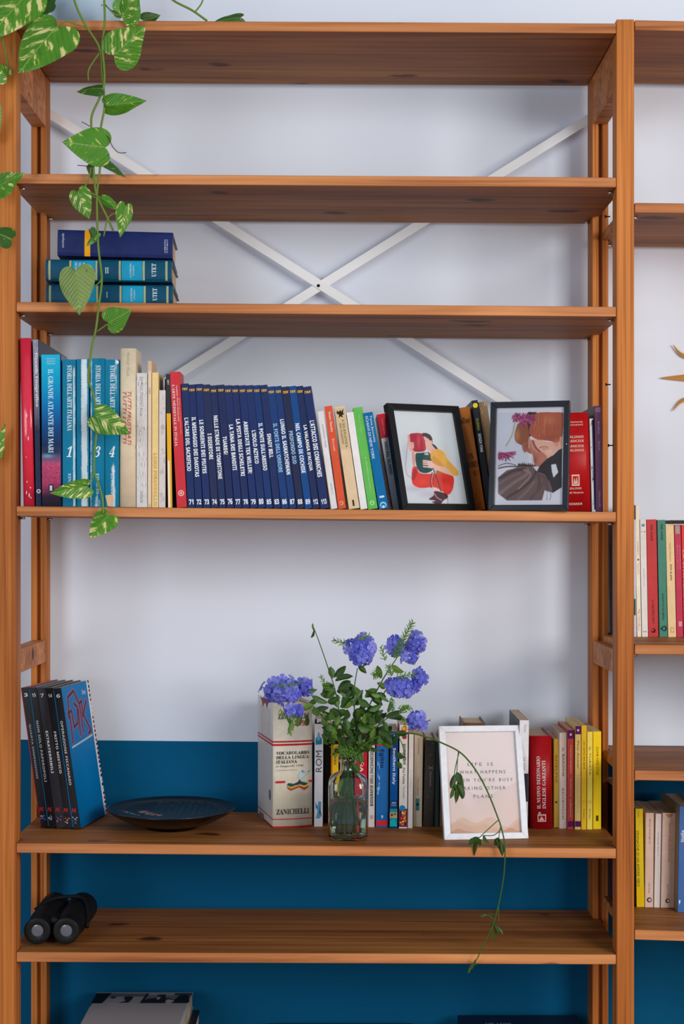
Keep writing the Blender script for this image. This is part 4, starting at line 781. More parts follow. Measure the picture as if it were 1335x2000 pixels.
c.poly([(195, 450), (235, 480), (245, 580), (300, 610), (300, 690), (250, 760), (215, 700)], (226, 170, 160), a=.9)
for y in (590, 620, 650, 680): c.line([(235, y), (300, y+6)], 12, (238, 196, 186))
c.poly([(270, 740), (310, 760), (320, 960), (290, 1060), (262, 900)], (224, 160, 150))
c.poly([(330, 810), (420, 785), (570, 790), (600, 900), (625, 1090), (560, 1150), (480, 1165), (390, 1130), (340, 1020)], (34, 76, 76)); c.soft(400, 900, 60, 80, (20, 58, 60), .6); c.soft(520, 880, 30, 70, (58, 104, 102), .6); c.poly([(490, 795), (560, 795), (560, 825), (495, 820)], (200, 205, 200))
c.line([(560, 780), (600, 950), (640, 1100), (720, 1350), (760, 1500)], 22, (96, 74, 70)); c.line([(660, 1100), (680, 1170)], 14, (210, 205, 210))
c.poly([(600, 960), (720, 1030), (860, 1070), (960, 1180), (990, 1225), (880, 1190), (740, 1130), (620, 1060)], skin)
for y in (935, 965, 1000, 1045): c.line([(465, y-4), (540, y+6), (610, y+20)], 24, (240, 202, 194))
c.poly([(540, 950), (620, 960), (650, 1060), (560, 1050)], (238, 198, 190))
c.line([(625, 1180), (605, 1300), (615, 1420), (650, 1560), (740, 1660), (800, 1670), (800, 1610)], 9, (232, 196, 186))
c.poly([(620, 1440), (720, 1480), (730, 1510), (640, 1500)], (240, 206, 200)); c.poly([(650, 1500), (760, 1520), (860, 1560), (880, 1620), (800, 1680), (740, 1750), (660, 1740), (600, 1700), (660, 1680), (560, 1660), (550, 1640), (630, 1580)], (88, 44, 62)); c.poly([(700, 1530), (780, 1540), (800, 1620), (740, 1640)], (66, 50, 40)); c.line([(872, 1600), (878, 1730)], 8, (80, 40, 56)); c.line([(650, 1550), (690, 1620), (770, 1672)], 10, (220, 190, 180))
c.blur(1); c.build('photo_print', fr, bw-.001, bw-.001, .0062)
# 2: black frame, red-haired figures and flowers
Wd, Hd, bw = .1342, .1875, .0098
fr = frame('upright black picture frame, photo of red haired people with purple flowers', .2458, .0176, S4(.25)+.0005, -.2573, .15, Wd, Hd, bw, (30, 33, 44), strut=.06)
c = Canvas(Wd-2*bw+.002, Hd-2*bw+.002, 230, 320, (224, 222, 234)); c.quad((140, 165), (1190, 130), (1165, 1655), (100, 1670))
ph = [(165, 235), (1168, 215), (1145, 1370), (1010, 1455), (840, 1575), (300, 1582), (155, 1470)]
c.poly([(170, 240), (640, 230), (640, 1030), (165, 1040)], (206, 208, 222), sm=False); c.soft(330, 500, 200, 300, (216, 218, 232), .6)
c.poly([(620, 232), (760, 230), (720, 420), (660, 600), (580, 560), (600, 380)], (60, 46, 52))
c.poly([(480, 400), (600, 380), (640, 560), (640, 760), (600, 780), (540, 740), (440, 680), (420, 570), (450, 450)], (150, 84, 56), noise=.15); c.soft(460, 580, 40, 90, (206, 140, 96), .6)
c.poly([(540, 700), (640, 700), (680, 860), (600, 830), (575, 850), (540, 790)], (170, 100, 84)); c.soft(600, 740, 40, 50, (120, 60, 56), .5)
hm = c.poly([(770, 235), (1160, 222), (1150, 600), (1080, 690), (940, 660), (760, 640), (650, 560), (660, 430), (720, 320)], (178, 90, 62), noise=.12)
for k in range(26): 
    x = random.uniform(720, 1120); c.line([(x, random.uniform(250, 420)), (x+random.uniform(-30, 20), random.uniform(440, 640))], random.uniform(4, 9), random.choice([(208, 124, 88), (140, 60, 44), (220, 140, 100), (160, 76, 54)]), a=.55)
c.soft(950, 340, 120, 80, (214, 128, 92), .5, hm); c.soft(1000, 610, 120, 40, (150, 66, 48), .5, hm)
c.poly([(720, 640), (900, 670), (1080, 680), (1140, 600), (1148, 770), (1080, 800), (1000, 880), (950, 915), (880, 900), (830, 860), (780, 760), (720, 700)], (232, 178, 158))
c.line([(800, 770), (860, 752), (930, 755)], 14, (170, 96, 76)); c.line([(850, 785), (900, 790), (945, 775)], 10, (140, 76, 66)); c.soft(1060, 690, 40, 60, (200, 120, 96), .6); c.soft(840, 860, 50, 25, (206, 110, 104), .5); c.soft(940, 830, 60, 50, (244, 204, 188), .6); c.poly([(1110, 610), (1150, 600), (1148, 700), (1120, 720)], (226, 160, 140))
c.poly([(640, 620), (720, 700), (800, 800), (910, 900), (915, 1000), (850, 1045), (740, 1045), (700, 900), (660, 820), (640, 740)], (190, 118, 98)); c.line([(650, 640), (700, 760), (760, 830)], 30, (210, 142, 120)); c.line([(700, 660), (740, 760), (800, 820)], 26, (150, 80, 70)); c.soft(840, 950, 60, 70, (206, 132, 110), .6); c.soft(730, 960, 40, 80, (110, 56, 52), .6); c.line([(640, 640), (640, 780)], 8, (220, 190, 170))
c.poly([(920, 930), (1010, 880), (1090, 800), (1150, 770), (1142, 1370), (1010, 1460), (960, 1440), (880, 1200), (760, 1130), (800, 1050)], (48, 40, 44), sm=False); c.soft(1040, 1250, 80, 160, (66, 54, 56), .5)
c.poly([(980, 1025), (1050, 1012), (1088, 1140), (1015, 1225), (990, 1120)], (226, 228, 236), sm=False)
dm = c.poly([(165, 1230), (300, 1120), (440, 1080), (480, 1010), (600, 1020), (700, 1060), (760, 1130), (880, 1170), (990, 1380), (1000, 1455), (930, 1440), (880, 1420), (840, 1575), (300, 1582), (155, 1470)], (112, 88, 88), sm=False)
for a_, wd, cc in (([(200, 1240), (400, 1130), (560, 1100)], 40, (62, 48, 48)), ([(200, 1470), (420, 1300), (600, 1180), (620, 1100)], 46, (146, 120, 120)), ([(300, 1540), (520, 1400), (680, 1260), (740, 1140)], 40, (72, 54, 54)), ([(480, 1560), (620, 1420), (720, 1290)], 40, (136, 110, 106)), ([(560, 1110), (650, 1150), (640, 1230), (480, 1400)], 24, (160, 136, 134)), ([(180, 1330), (320, 1240), (500, 1160)], 30, (134, 106, 108)), ([(760, 1140), (800, 1260), (780, 1400)], 30, (80, 60, 60)), ([(820, 1190), (900, 1260), (920, 1400)], 34, (92, 72, 72)), ([(660, 1560), (780, 1420), (860, 1300)], 40, (96, 74, 72)), ([(940, 1280), (980, 1400)], 30, (120, 98, 98))): c.line(a_, wd, cc, a=.75)
for k in range(9): c.poly([(470+k*30, 1060), (480+k*30, 985+random.randint(0, 40)), (510+k*30, 1050)], (60, 46, 48), sm=False)
c.line([(170, 1055), (300, 1012), (440, 1040)], 14, (90, 76, 84)); c.line([(170, 1090), (300, 1062), (450, 1060)], 22, (96, 76, 84)); c.line([(915, 1440), (915, 1570)], 7, (90, 84, 96)); c.line([(970, 1460), (975, 1520), (955, 1570)], 9, (110, 90, 100))
c.line([(425, 370), (390, 560), (290, 750)], 13, (150, 160, 130)); c.line([(410, 400), (350, 620), (270, 740)], 8, (190, 196, 176))
def mum(x, y, rx, ry, n, down):
    for k in range(n):
        th = random.uniform(0, 2*math.pi) if not down else random.uniform(-.2, math.pi+.2); q = random.uniform(.5, 1)
        c.line([(x, y), (x+rx*q*math.cos(th), y+ry*q*math.sin(th))], 13, random.choice([(150, 44, 100), (176, 70, 124), (120, 30, 80), (200, 110, 150), (140, 60, 110)]), sm=False)
mum(460, 320, 90, 90, 80, False); mum(560, 330, 90, 90, 80, False); mum(660, 330, 90, 80, 80, False); mum(545, 390, 60, 60, 24, False); mum(285, 850, 160, 130, 80, True); mum(200, 890, 60, 80, 30, True)
edge = np.ones(c.X.shape, bool)
m = (c.X < 165) | (c.Y > 1585) | (c.Y < 222); c.img[m] = lin((224, 222, 234)); m = c.mask([(140, 1460), (310, 1600), (140, 1600)]); c.img[m] = lin((224, 222, 234)); m = c.X > 1172-(c.Y-215)*.025; c.img[m] = lin((224, 222, 234))
m = (c.mask([(1010, 1455), (1160, 1360), (1160, 1600), (980, 1600)])); c.img[m] = lin((224, 222, 234))
c.blur(1); c.build('photo_print', fr, bw-.001, bw-.001, .0062)
MB().lathe([(0, .0006), (.0008, .0004), (.001, 0)], 8, Matrix.Translation((Wd-.0045, -.0002, Hd*.60)) @ Matrix.Rotation(math.pi/2, 4, 'X')).build('frame_nick', cm((200, 200, 200), .4), fr)
# 3: white frame with a motto
Wd, Hd, bw = .1457, .198, .0108
fr3 = frame('white picture frame with pale pink motto print, behind the drooping green shoot', .1757, .0590, S5(.24)+.0005, .0882, .3345, Wd, Hd, bw, (232, 236, 244), strut=.05)
c = Canvas(Wd-2*bw+.002, Hd-2*bw+.002, 200, 280, (232, 218, 216)); c.quad((125, 318), (1035, 318), (1130, 1635), (200, 1635))
c.poly([(100, 880), (200, 860), (330, 960), (480, 1100), (620, 1150), (760, 1110), (900, 1040), (1090, 970), (1200, 1000), (1200, 1700), (100, 1700)], (226, 206, 204)); c.poly([(100, 860), (200, 900), (260, 1050), (330, 1200), (420, 1290), (560, 1330), (700, 1260), (820, 1200), (960, 1240), (1060, 1150), (1200, 1100), (1200, 1700), (100, 1700)], (226, 204, 196), a=.8)
c.poly([(100, 1520), (220, 1520), (300, 1440), (360, 1420), (430, 1440), (520, 1490), (600, 1470), (700, 1420), (780, 1440), (860, 1530), (960, 1540), (1040, 1470), (1200, 1400), (1200, 1700), (100, 1700)], (222, 190, 172)); c.poly([(100, 1560), (300, 1470), (480, 1540), (640, 1500), (780, 1560), (960, 1580), (1060, 1500), (1200, 1480), (1200, 1700), (100, 1700)], (216, 178, 158), a=.7)
c.poly([(100, 1620), (220, 1600), (310, 1560), (400, 1590), (560, 1615), (700, 1640), (860, 1610), (980, 1560), (1080, 1600), (1200, 1600), (1200, 1700), (100, 1700)], (206, 158, 138))
c.blur(1); c.build('motto_print', fr3, bw-.001, bw-.001, .0062)
pw, phh = Wd-2*bw, Hd-2*bw
for s, vy, u0, u1 in (('LIFE IS', 740, .30, .66), ('WHAT HAPPENS', 842, .18, .83), ("WHEN YOU'RE BUSY", 945, .07, .93), ('MAKING OTHER', 1052, .16, .82), ('PLANS', 1158, .36, .63)):
    zc = bw+phh*(1635-vy)/1317; text(fr3, s, bw+pw*u0, bw+pw*u1, zc-.0029, zc+.0029, (112, 100, 110), 'h', y=.0058, style='spaced')

# ============================================================ glass bottle with flowers
GY = .066; gx = Xp(679.5, GY); gz = S5(gx)+.0006
vase = empty('vase', (gx, GY, gz)); tag(vase, 'clear square shouldered glass bottle holding water and green stems on the lower shelf', 'vase')
gl = mat('bottle_glass', (236, 246, 242), .01, trans=1, ior=1.48); wt = mat('water', (240, 250, 244), .0, trans=1, ior=1.33)
hw = .0335; k_ = lambda z: 5.0 if z < .098 else (5-3*min(1, (z-.098)/.014))
def q_(r): return r
outer = [(0, .0012), (.026, .0005), (.031, .0015), (.0335, .006), (.0338, .03), (.0338, .085), (.0332, .097), (.030, .1055), (.023, .1105), (.0155, .114), (.0135, .119), (.0135, .130), (.0165, .1315), (.0168, .137), (.0145, .139)]
inner = [(.0118, .137), (.0112, .120), (.0135, .1125), (.022, .1075), (.0285, .102), (.0312, .094), (.0316, .084), (.0316, .03), (.0312, .010), (.028, .0065), (0, .006)]
MB().lathe(outer+inner, 56, sq=k_).build('bottle', gl, vase)
MB().lathe([(0, .0072), (.0275, .0072), (.0306, .0105), (.0310, .03), (.0310, .070), (0, .070)], 56, sq=k_).build('water', wt, vase)

OUTL = {'heart': [(0, 0), (.09, -.085), (.24, -.14), (.39, -.09), (.48, .06), (.49, .22), (.43, .41), (.31, .60), (.17, .79), (.06, .93), (0, 1)],
        'oval': [(0, 0), (.10, .02), (.24, .12), (.38, .27), (.45, .44), (.42, .60), (.32, .76), (.17, .90), (.05, .98), (0, 1)]}
def leaf_mesh(name, kind, nx=4, fold=.18, droop=.15):
    o = spline([Vector((x, y, 0)) for x, y in OUTL[kind]], 2); n = len(o); v = []; f = []
    for k in range(n):
        t = k/(n-1); ym = t**1.15
        for i in range(-nx, nx+1):
            u = abs(i)/nx; x = max(o[k].x, 0)*u; y = ym+(o[k].y-ym)*u
            z = -fold*x*1.2-droop*max(y, 0)**2+.02*math.sin(9*y+2*i)*u
            v.append((x*(1 if i >= 0 else -1), y, z))
    w_ = 2*nx+1
    for k in range(n-1):
        for i in range(2*nx): a = k*w_+i; f.append((a, a+1, a+w_+1, a+w_))
    return MB().add(v, f, smooth=True)
def leaf_mat(name, g0, g1, cream_, amount, rough=.35):
    m = mat(name, g0, rough); nt = m.node_tree; L = nt.links.new; p = nt.nodes['Principled BSDF']
    tc = nt.nodes.new('ShaderNodeTexCoord'); sp = nt.nodes.new('ShaderNodeSeparateXYZ'); L(tc.outputs['Object'], sp.inputs[0])
    ab = nt.nodes.new('ShaderNodeMath'); ab.operation = 'ABSOLUTE'; L(sp.outputs['X'], ab.inputs[0])
    sk = nt.nodes.new('ShaderNodeMath'); sk.operation = 'MULTIPLY_ADD'; sk.inputs[1].default_value = -.8; L(ab.outputs[0], sk.inputs[0]); L(sp.outputs['Y'], sk.inputs[2])   # y - .8|x| : runs along the side veins
    cb = nt.nodes.new('ShaderNodeCombineXYZ'); oi = nt.nodes.new('ShaderNodeObjectInfo')
    m1 = nt.nodes.new('ShaderNodeMath'); m1.operation = 'MULTIPLY'; m1.inputs[1].default_value = 3.6; L(sp.outputs['X'], m1.inputs[0])
    m2 = nt.nodes.new('ShaderNodeMath'); m2.operation = 'MULTIPLY'; m2.inputs[1].default_value = 6.0; L(sk.outputs[0], m2.inputs[0])
    m3 = nt.nodes.new('ShaderNodeMath'); m3.operation = 'MULTIPLY'; m3.inputs[1].default_value = 37; L(oi.outputs['Random'], m3.inputs[0])
    L(m1.outputs[0], cb.inputs[0]); L(m2.outputs[0], cb.inputs[1]); L(m3.outputs[0], cb.inputs[2])
    n = nt.nodes.new('ShaderNodeTexNoise'); n.inputs['Scale'].default_value = 1; n.inputs['Detail'].default_value = 5; n.inputs['Roughness'].default_value = .6; L(cb.outputs[0], n.inputs['Vector'])
    r = ramp(nt, [(0, g0), (.46, g1), (.60-amount, g1), (.625-amount, (150, 178, 70)), (.66-amount, cream_)]) if amount > -.5 else ramp(nt, [(.3, g0), (.7, g1)])
    L(n.outputs[0], r.inputs[0])
    wv = nt.nodes.new('ShaderNodeMath'); wv.operation = 'MULTIPLY'; wv.inputs[1].default_value = 60; L(sk.outputs[0], wv.inputs[0]); s_ = nt.nodes.new('ShaderNodeMath'); s_.operation = 'SINE'; L(wv.outputs[0], s_.inputs[0])
    b = nt.nodes.new('ShaderNodeBump'); b.inputs['Strength'].default_value = .2; b.inputs['Distance'].default_value = .012; L(s_.outputs[0], b.inputs['Height']); L(b.outputs[0], p.inputs['Normal'])
    # pale midrib
    cr = nt.nodes.new('ShaderNodeMath'); cr.operation = 'LESS_THAN'; cr.inputs[1].default_value = .012; L(ab.outputs[0], cr.inputs[0])
    mx = nt.nodes.new('ShaderNodeMix'); mx.data_type = 'RGBA'; mx.inputs[7].default_value = (*lin((130, 170, 70) if 'pothos' in name else g1), 1); L(cr.outputs[0], mx.inputs[0]); L(r.outputs[0], mx.inputs[6]); L(mx.outputs[2], p.inputs['Base Color'])
    # light passes through the blade
    tl = nt.nodes.new('ShaderNodeBsdfTranslucent'); L(mx.outputs[2], tl.inputs[0]); ms = nt.nodes.new('ShaderNodeMixShader'); ms.inputs[0].default_value = .22
    out = [q for q in nt.nodes if q.type == 'OUTPUT_MATERIAL'][0]; L(p.outputs[0], ms.inputs[1]); L(tl.outputs[0], ms.inputs[2]); L(ms.outputs[0], out.inputs['Surface']); return m
LM = {'var': leaf_mat('pothos_leaf', (40, 96, 20), (84, 146, 36), (228, 222, 148), .06), 'plain': leaf_mat('pothos_leaf_green', (40, 98, 24), (82, 146, 40), (196, 204, 104), .0),
      'dark': leaf_mat('pothos_leaf_dark', (28, 64, 18), (54, 98, 28), (140, 160, 70), -.04), 'pale': leaf_mat('pothos_leaf_underside', (100, 128, 66), (134, 158, 84), (180, 190, 120), -.03), 'bq': leaf_mat('bouquet_leaf', (38, 72, 26), (66, 104, 38), (100, 134, 56), -.12), 'bqd': leaf_mat('bouquet_leaf_dark', (24, 52, 18), (44, 78, 26), (70, 100, 40), -.12), 'bql': leaf_mat('bouquet_leaf_light', (62, 100, 30), (96, 134, 48), (120, 150, 66), -.12)}
LME = {}
def leaf_data(kind, m, fold, droop):
    k = (kind, m, fold, droop)
    if k not in LME: LME[k] = leaf_mesh('leaf', kind, fold=fold, droop=droop).mesh('leaf', [LM[m]])
    return LME[k]
def put_leaf(parent, me, base, tip, width, tilt=0, face=Vector((0, -1, .15))):
    y = (tip-base); L_ = y.length; y.normalize(); n = face-face.dot(y)*y
    n = n.normalized() if n.length > .05 else Vector((0, 0, 1)); n = Matrix.Rotation(tilt, 3, y) @ n; x = y.cross(n)
    M = Matrix(((x.x*width, y.x*L_, n.x*L_, base.x), (x.y*width, y.y*L_, n.y*L_, base.y), (x.z*width, y.z*L_, n.z*L_, base.z), (0, 0, 0, 1)))
    o = bpy.data.objects.new('leaf', me); C.objects.link(o); o.parent = parent; o.matrix_parent_inverse = Matrix.Translation(-parent.location); o.matrix_basis = M; return o
stem_m = cm((104, 132, 52), .5); stem_d = cm((62, 96, 36), .5)

# ---- plumbago sprigs
def floret_mesh():
    q = MB()
    for k in range(5):
        a = 2*math.pi*k/5; ca, sa = math.cos(a), math.sin(a); P = []
        for r_, hw_, z_ in ((.05, .06, 0), (.45, .30, .06), (.82, .42, .10), (1.02, .16, -.04)):
            for s in (-1, 0, 1): x, y = r_, s*hw_; P.append((x*ca-y*sa, x*sa+y*ca, z_-(.07 if s == 0 else 0)))
        q.add(P, [(3*i+j, 3*i+j+1, 3*i+j+4, 3*i+j+3) for i in range(3) for j in range(2)], 0, True)
    q.tube([(0,0,.02),(0,0,-.5),(0,0,-1.3)], [.09,.06,.05], 5, 1, False); return q.mesh('floret', [petal, cm((104, 104, 190), .6)])
petal = mat('petal', (98, 104, 226), .55); nt = petal.node_tree; L = nt.links.new
oi = nt.nodes.new('ShaderNodeObjectInfo'); rp = ramp(nt, [(0, (84, 92, 206)), (.5, (112, 120, 226)), (1, (150, 156, 240))]); L(oi.outputs['Random'], rp.inputs[0])
_tc = nt.nodes.new('ShaderNodeTexCoord'); _n = nt.nodes.new('ShaderNodeTexNoise'); _n.inputs['Scale'].default_value = 3; L(_tc.outputs['Object'], _n.inputs[0])
_mx = nt.nodes.new('ShaderNodeMix'); _mx.data_type = 'RGBA'; _mx.blend_type = 'MULTIPLY'; _mx.inputs[0].default_value = .5; L(rp.outputs[0], _mx.inputs[6]); L(_n.outputs[0], _mx.inputs[7])
_tl = nt.nodes.new('ShaderNodeBsdfTranslucent'); L(rp.outputs[0], _tl.inputs[0]); _ms = nt.nodes.new('ShaderNodeMixShader'); _ms.inputs[0].default_value = .3
_p = nt.nodes['Principled BSDF']; L(rp.outputs[0], _p.inputs['Base Color']); L(_p.outputs[0], _ms.inputs[1]); L(_tl.outputs[0], _ms.inputs[2]); L(_ms.outputs[0], [q for q in nt.nodes if q.type == 'OUTPUT_MATERIAL'][0].inputs['Surface'])
FLO = floret_mesh()
def needles(q, base, tip, n, ln, r=.0007, mi=0, spread=1.0):
    """short green calyces set round a stalk end"""
    d = (tip-base)
    for k in range(n):
        t = k/n; p = base+d*t; th = k*2.4; ax = d.normalized(); s = ax.orthogonal(); s.rotate(Matrix.Rotation(th, 3, ax)); e = (s*spread+ax*.9).normalized()*ln*(1.1-.4*t)
        q.tube([p, p+e*.6, p+e], [r, r*1.2, r*.3], 4, mi, False)
def sprig(label, path, heads=(), leaves=(), rad=.0014, spikes=(), kind='bq', depths=None, lsize=(26, 15), extra=()):
    """path: (px, py, Y) points from inside the bottle outwards"""
    o = empty('plumbago_sprig', (gx, GY, gz+.01)); tag(o, label, 'flower sprig', 'sprigs in the glass bottle')
    off = Vector((gx, GY, gz+.01)); pts = spline([Wp(*p) for p in path], 5); n = len(pts); q = MB()
    q.tube([p-off for p in pts], [rad*(1.15-.6*i/n) for i in range(n)], 6)
    for br in extra: pp = spline([Wp(*p) for p in br], 4); q.tube([p-off for p in pp], [rad*.5]*len(pp), 5)
    q.build('stem', stem_d, o)
    if spikes:
        q = MB()
        for (a, b_, nn, ln) in spikes: A, B_ = Wp(*a)-off, Wp(*b_)-off; q.tube([A, B_], [.0008, .0005], 5); needles(q, A, B_, nn, ln)
        tag(q.build('green_buds', cm((96, 140, 48), .5), o), kind='stuff')
    for (hx, hy, hY, rx, ry, nf) in heads:
        c0 = Wp(hx, hy, hY); sx = rx*(D+hY)/F; sz = ry*(D+hY)/F
        nf = int(nf*.8)
        for k in range(nf):
            # sunflower-ordered directions over the viewer's side and rim of the umbel
            t = (k+.5)/nf; ph_ = k*2.39996; cz = 1-1.25*t; sr = math.sqrt(max(0, 1-cz*cz))
            dv = Vector((sr*math.cos(ph_), -cz, sr*math.sin(ph_)))
            q_ = random.uniform(.62, .98); p = c0+Vector((dv.x*sx*q_, dv.y*min(sx, sz)*q_, dv.z*sz*q_)); nrm = (dv+Vector((random.uniform(-.8, .8), -.35, random.uniform(-.7, .7)))).normalized()
            f_ = bpy.data.objects.new('floret', FLO); C.objects.link(f_); f_.parent = o
            M = nrm.to_track_quat('Z', 'Y').to_matrix().to_4x4() @ Matrix.Rotation(random.uniform(0, 6), 4, 'Z'); s = random.uniform(.0086, .0122)
            f_.matrix_parent_inverse = Matrix.Translation(-o.location); f_.matrix_basis = Matrix.Translation(p) @ M @ Matrix.Scale(s, 4)
    for (bx, by, tx, ty, w_, Y) in leaves:
        Yt = Y+random.uniform(-.012, .012)
        a = Wp(bx, by, Y); b_ = Wp(tx, ty, Yt)
        put_leaf(o, leaf_data('oval', random.choice(['bq', 'bq', 'bqd', 'bqd', 'bql']), .3, random.choice([.05, .18])), a, b_, w_*(D+Y)/F, random.uniform(-.9, .9))
    return o
def rl(path, n, t0=.3, t1=.95, L0=26, W0=15, seed=0):
    r = random.Random(seed); out = []
    for k in range(n):
        t = t0+(t1-t0)*k/max(1, n-1); x = t*(len(path)-1); i = min(int(x), len(path)-2); u = x-i
        a, b_ = path[i], path[i+1]; px, py, Y = [a[j]+(b_[j]-a[j])*u for j in range(3)]
        ang = r.uniform(0, 2*math.pi); s = r.uniform(.75, 1.15); Ln = L0*s; out.append((px, py, px+Ln*math.cos(ang), py+Ln*.8*math.sin(ang)+Ln*.1, W0*s, Y-.004))
    return out
S = {}
p1 = [(655, 1612, GY), (668, 1540, GY), (676, 1495, GY), (668, 1460, GY-.005), (650, 1435, GY-.01), (630, 1400, GY-.01), (610, 1378, GY-.005), (585, 1368, GY)]
sprig('drooping blue plumbago sprig at the left, hanging over the cream dictionary', p1, [(552, 1348, .06, 44, 26, 44), (594, 1340, .07, 20, 18, 12), (574, 1388, .05, 20, 7, 8)],
      [(612, 1376, 590, 1388, 15, .05), (612, 1380, 622, 1398, 16, .05), (640, 1372, 612, 1356, 17, .06), (640, 1364, 656, 1350, 15, .06), (600, 1350, 620, 1345, 10, .055), (590, 1395, 583, 1420, 14, .05), (598, 1395, 596, 1418, 16, .048), (560, 1402, 570, 1425, 14, .05), (570, 1405, 562, 1432, 14, .045)]+rl(p1, 6, .5, .9, seed=5),
      spikes=[((535, 1340, .03), (590, 1335, .04), 12, .012), ((575, 1395, .045), (566, 1436, .045), 18, .009), ((548, 1385, .045), (556, 1404, .045), 10, .008)])
p2 = [(700, 1610, GY), (686, 1540, GY), (681, 1495, GY), (674, 1450, GY+.005), (664, 1400, GY+.01), (655, 1350, GY+.015), (641, 1305, GY+.02), (622, 1250, GY+.02), (612, 1224, GY+.02)]
sprig('bare shoot rising highest on the left with only a tiny bud at its tip', p2, [], [(613, 1230, 606, 1246, 9, .085), (613, 1232, 613, 1218, 5, .085), (655, 1330, 690, 1322, 17, .08), (650, 1325, 645, 1302, 15, .08), (648, 1335, 632, 1345, 14, .08), (658, 1350, 686, 1352, 20, .08), (662, 1365, 640, 1372, 18, .075), (652, 1322, 672, 1300, 18, .08), (664, 1380, 690, 1368, 18, .08), (660, 1345, 684, 1330, 22, .075)]+rl(p2, 12, .42, .66, 27, 17, 9), rad=.0013,
      spikes=[((640, 1345, .07), (626, 1320, .07), 16, .008), ((655, 1480, .05), (636, 1400, .05), 26, .008)])
p3 = [(668, 1618, GY), (680, 1540, GY), (683, 1495, GY), (688, 1440, GY+.01), (692, 1390, GY+.015), (692, 1345, GY+.02), (698, 1305, GY+.02)]
sprig('blue plumbago sprig in the middle, with the highest round flower head', p3, [(706, 1270, .075, 31, 31, 42)], [(690, 1340, 705, 1372, 20, .07), (688, 1350, 668, 1384, 20, .07), (700, 1300, 716, 1316, 12, .07), (690, 1380, 712, 1350, 17, .07), (690, 1360, 664, 1350, 16, .075)]+rl(p3, 10, .45, .85, 27, 17, 3),
      spikes=[((676, 1258, .06), (650, 1250, .06), 16, .009), ((700, 1250, .04), (722, 1240, .045), 12, .008)])
p4 = [(690, 1618, GY), (684, 1540, GY), (685, 1495, GY), (700, 1440, GY), (716, 1390, GY), (738, 1345, GY), (755, 1315, GY), (775, 1285, GY), (800, 1245, GY)]
sprig('blue plumbago sprig at the upper right with a pointed green bud spike', p4, [(774, 1262, .07, 18, 17, 16), (812, 1256, .07, 18, 22, 22), (800, 1285, .07, 22, 12, 8)], [(765, 1300, 790, 1312, 17, .06), (745, 1325, 738, 1300, 14, .06), (712, 1400, 735, 1380, 20, .06), (722, 1380, 700, 1365, 18, .06), (735, 1370, 712, 1352, 16, .065)]+rl(p4, 10, .36, .62, 26, 17, 8),
      spikes=[((770, 1285, .05), (806, 1214, .05), 60, .012), ((752, 1290, .06), (744, 1262, .06), 14, .009), ((745, 1310, .055), (730, 1320, .055), 24, .012), ((765, 1320, .05), (758, 1300, .05), 20, .010)])
p5 = [(676, 1618, GY), (682, 1540, GY), (686, 1495, GY-.004), (712, 1430, GY-.012), (738, 1385, GY-.014), (752, 1350, GY-.01), (770, 1335, GY-.005), (790, 1335, GY)]
sprig('blue plumbago sprig at the right, second head below the bud spike', p5, [(782, 1341, .055, 33, 19, 32), (818, 1322, .06, 14, 14, 12)], [(742, 1352, 762, 1368, 16, .05), (752, 1345, 734, 1335, 15, .05), (745, 1375, 720, 1384, 18, .05), (762, 1370, 756, 1392, 12, .05)]+rl(p5, 8, .4, .8, 25, 16, 12),
      spikes=[((775, 1322, .03), (812, 1316, .04), 20, .010), ((765, 1362, .05), (768, 1388, .05), 22, .007)])
p6 = [(662, 1600, GY), (676, 1540, GY), (686, 1495, GY-.006), (705, 1455, GY-.018), (735, 1420, GY-.024), (765, 1398, GY-.024), (795, 1390, GY-.02)]
sprig('short plumbago sprig with the lowest blue head, beside the white frame', p6, [(814, 1407, .04, 19, 17, 18)], [(752, 1400, 778, 1384, 22, .04), (735, 1415, 715, 1392, 20, .04), (765, 1400, 790, 1408, 18, .04), (745, 1420, 765, 1432, 20, .04), (720, 1440, 742, 1448, 22, .04), (725, 1425, 700, 1418, 22, .04), (780, 1392, 800, 1380, 12, .04)]+rl(p6, 10, .35, .8, 27, 18, 21),
      spikes=[((778, 1384, .035), (805, 1384, .035), 16, .009), ((788, 1400, .035), (792, 1420, .035), 10, .008)])
p7 = [(695, 1600, GY), (688, 1540, GY), (686, 1495, GY-.008), (705, 1460, GY-.03), (745, 1437, GY-.04), (800, 1432, GY-.045), (840, 1442, GY-.05), (865, 1452, .012), (895, 1467, .008), (917, 1488, .004), (937, 1517, .0), (955, 1553, -.006), (973, 1599, -.012), (979, 1617, -.016), (985, 1645, -.02), (986, 1675, -.02), (983, 1716, -.018), (974, 1765, -.016), (962, 1808, -.016), (942, 1849, -.018), (932, 1872, -.018), (917, 1890, -.018)]
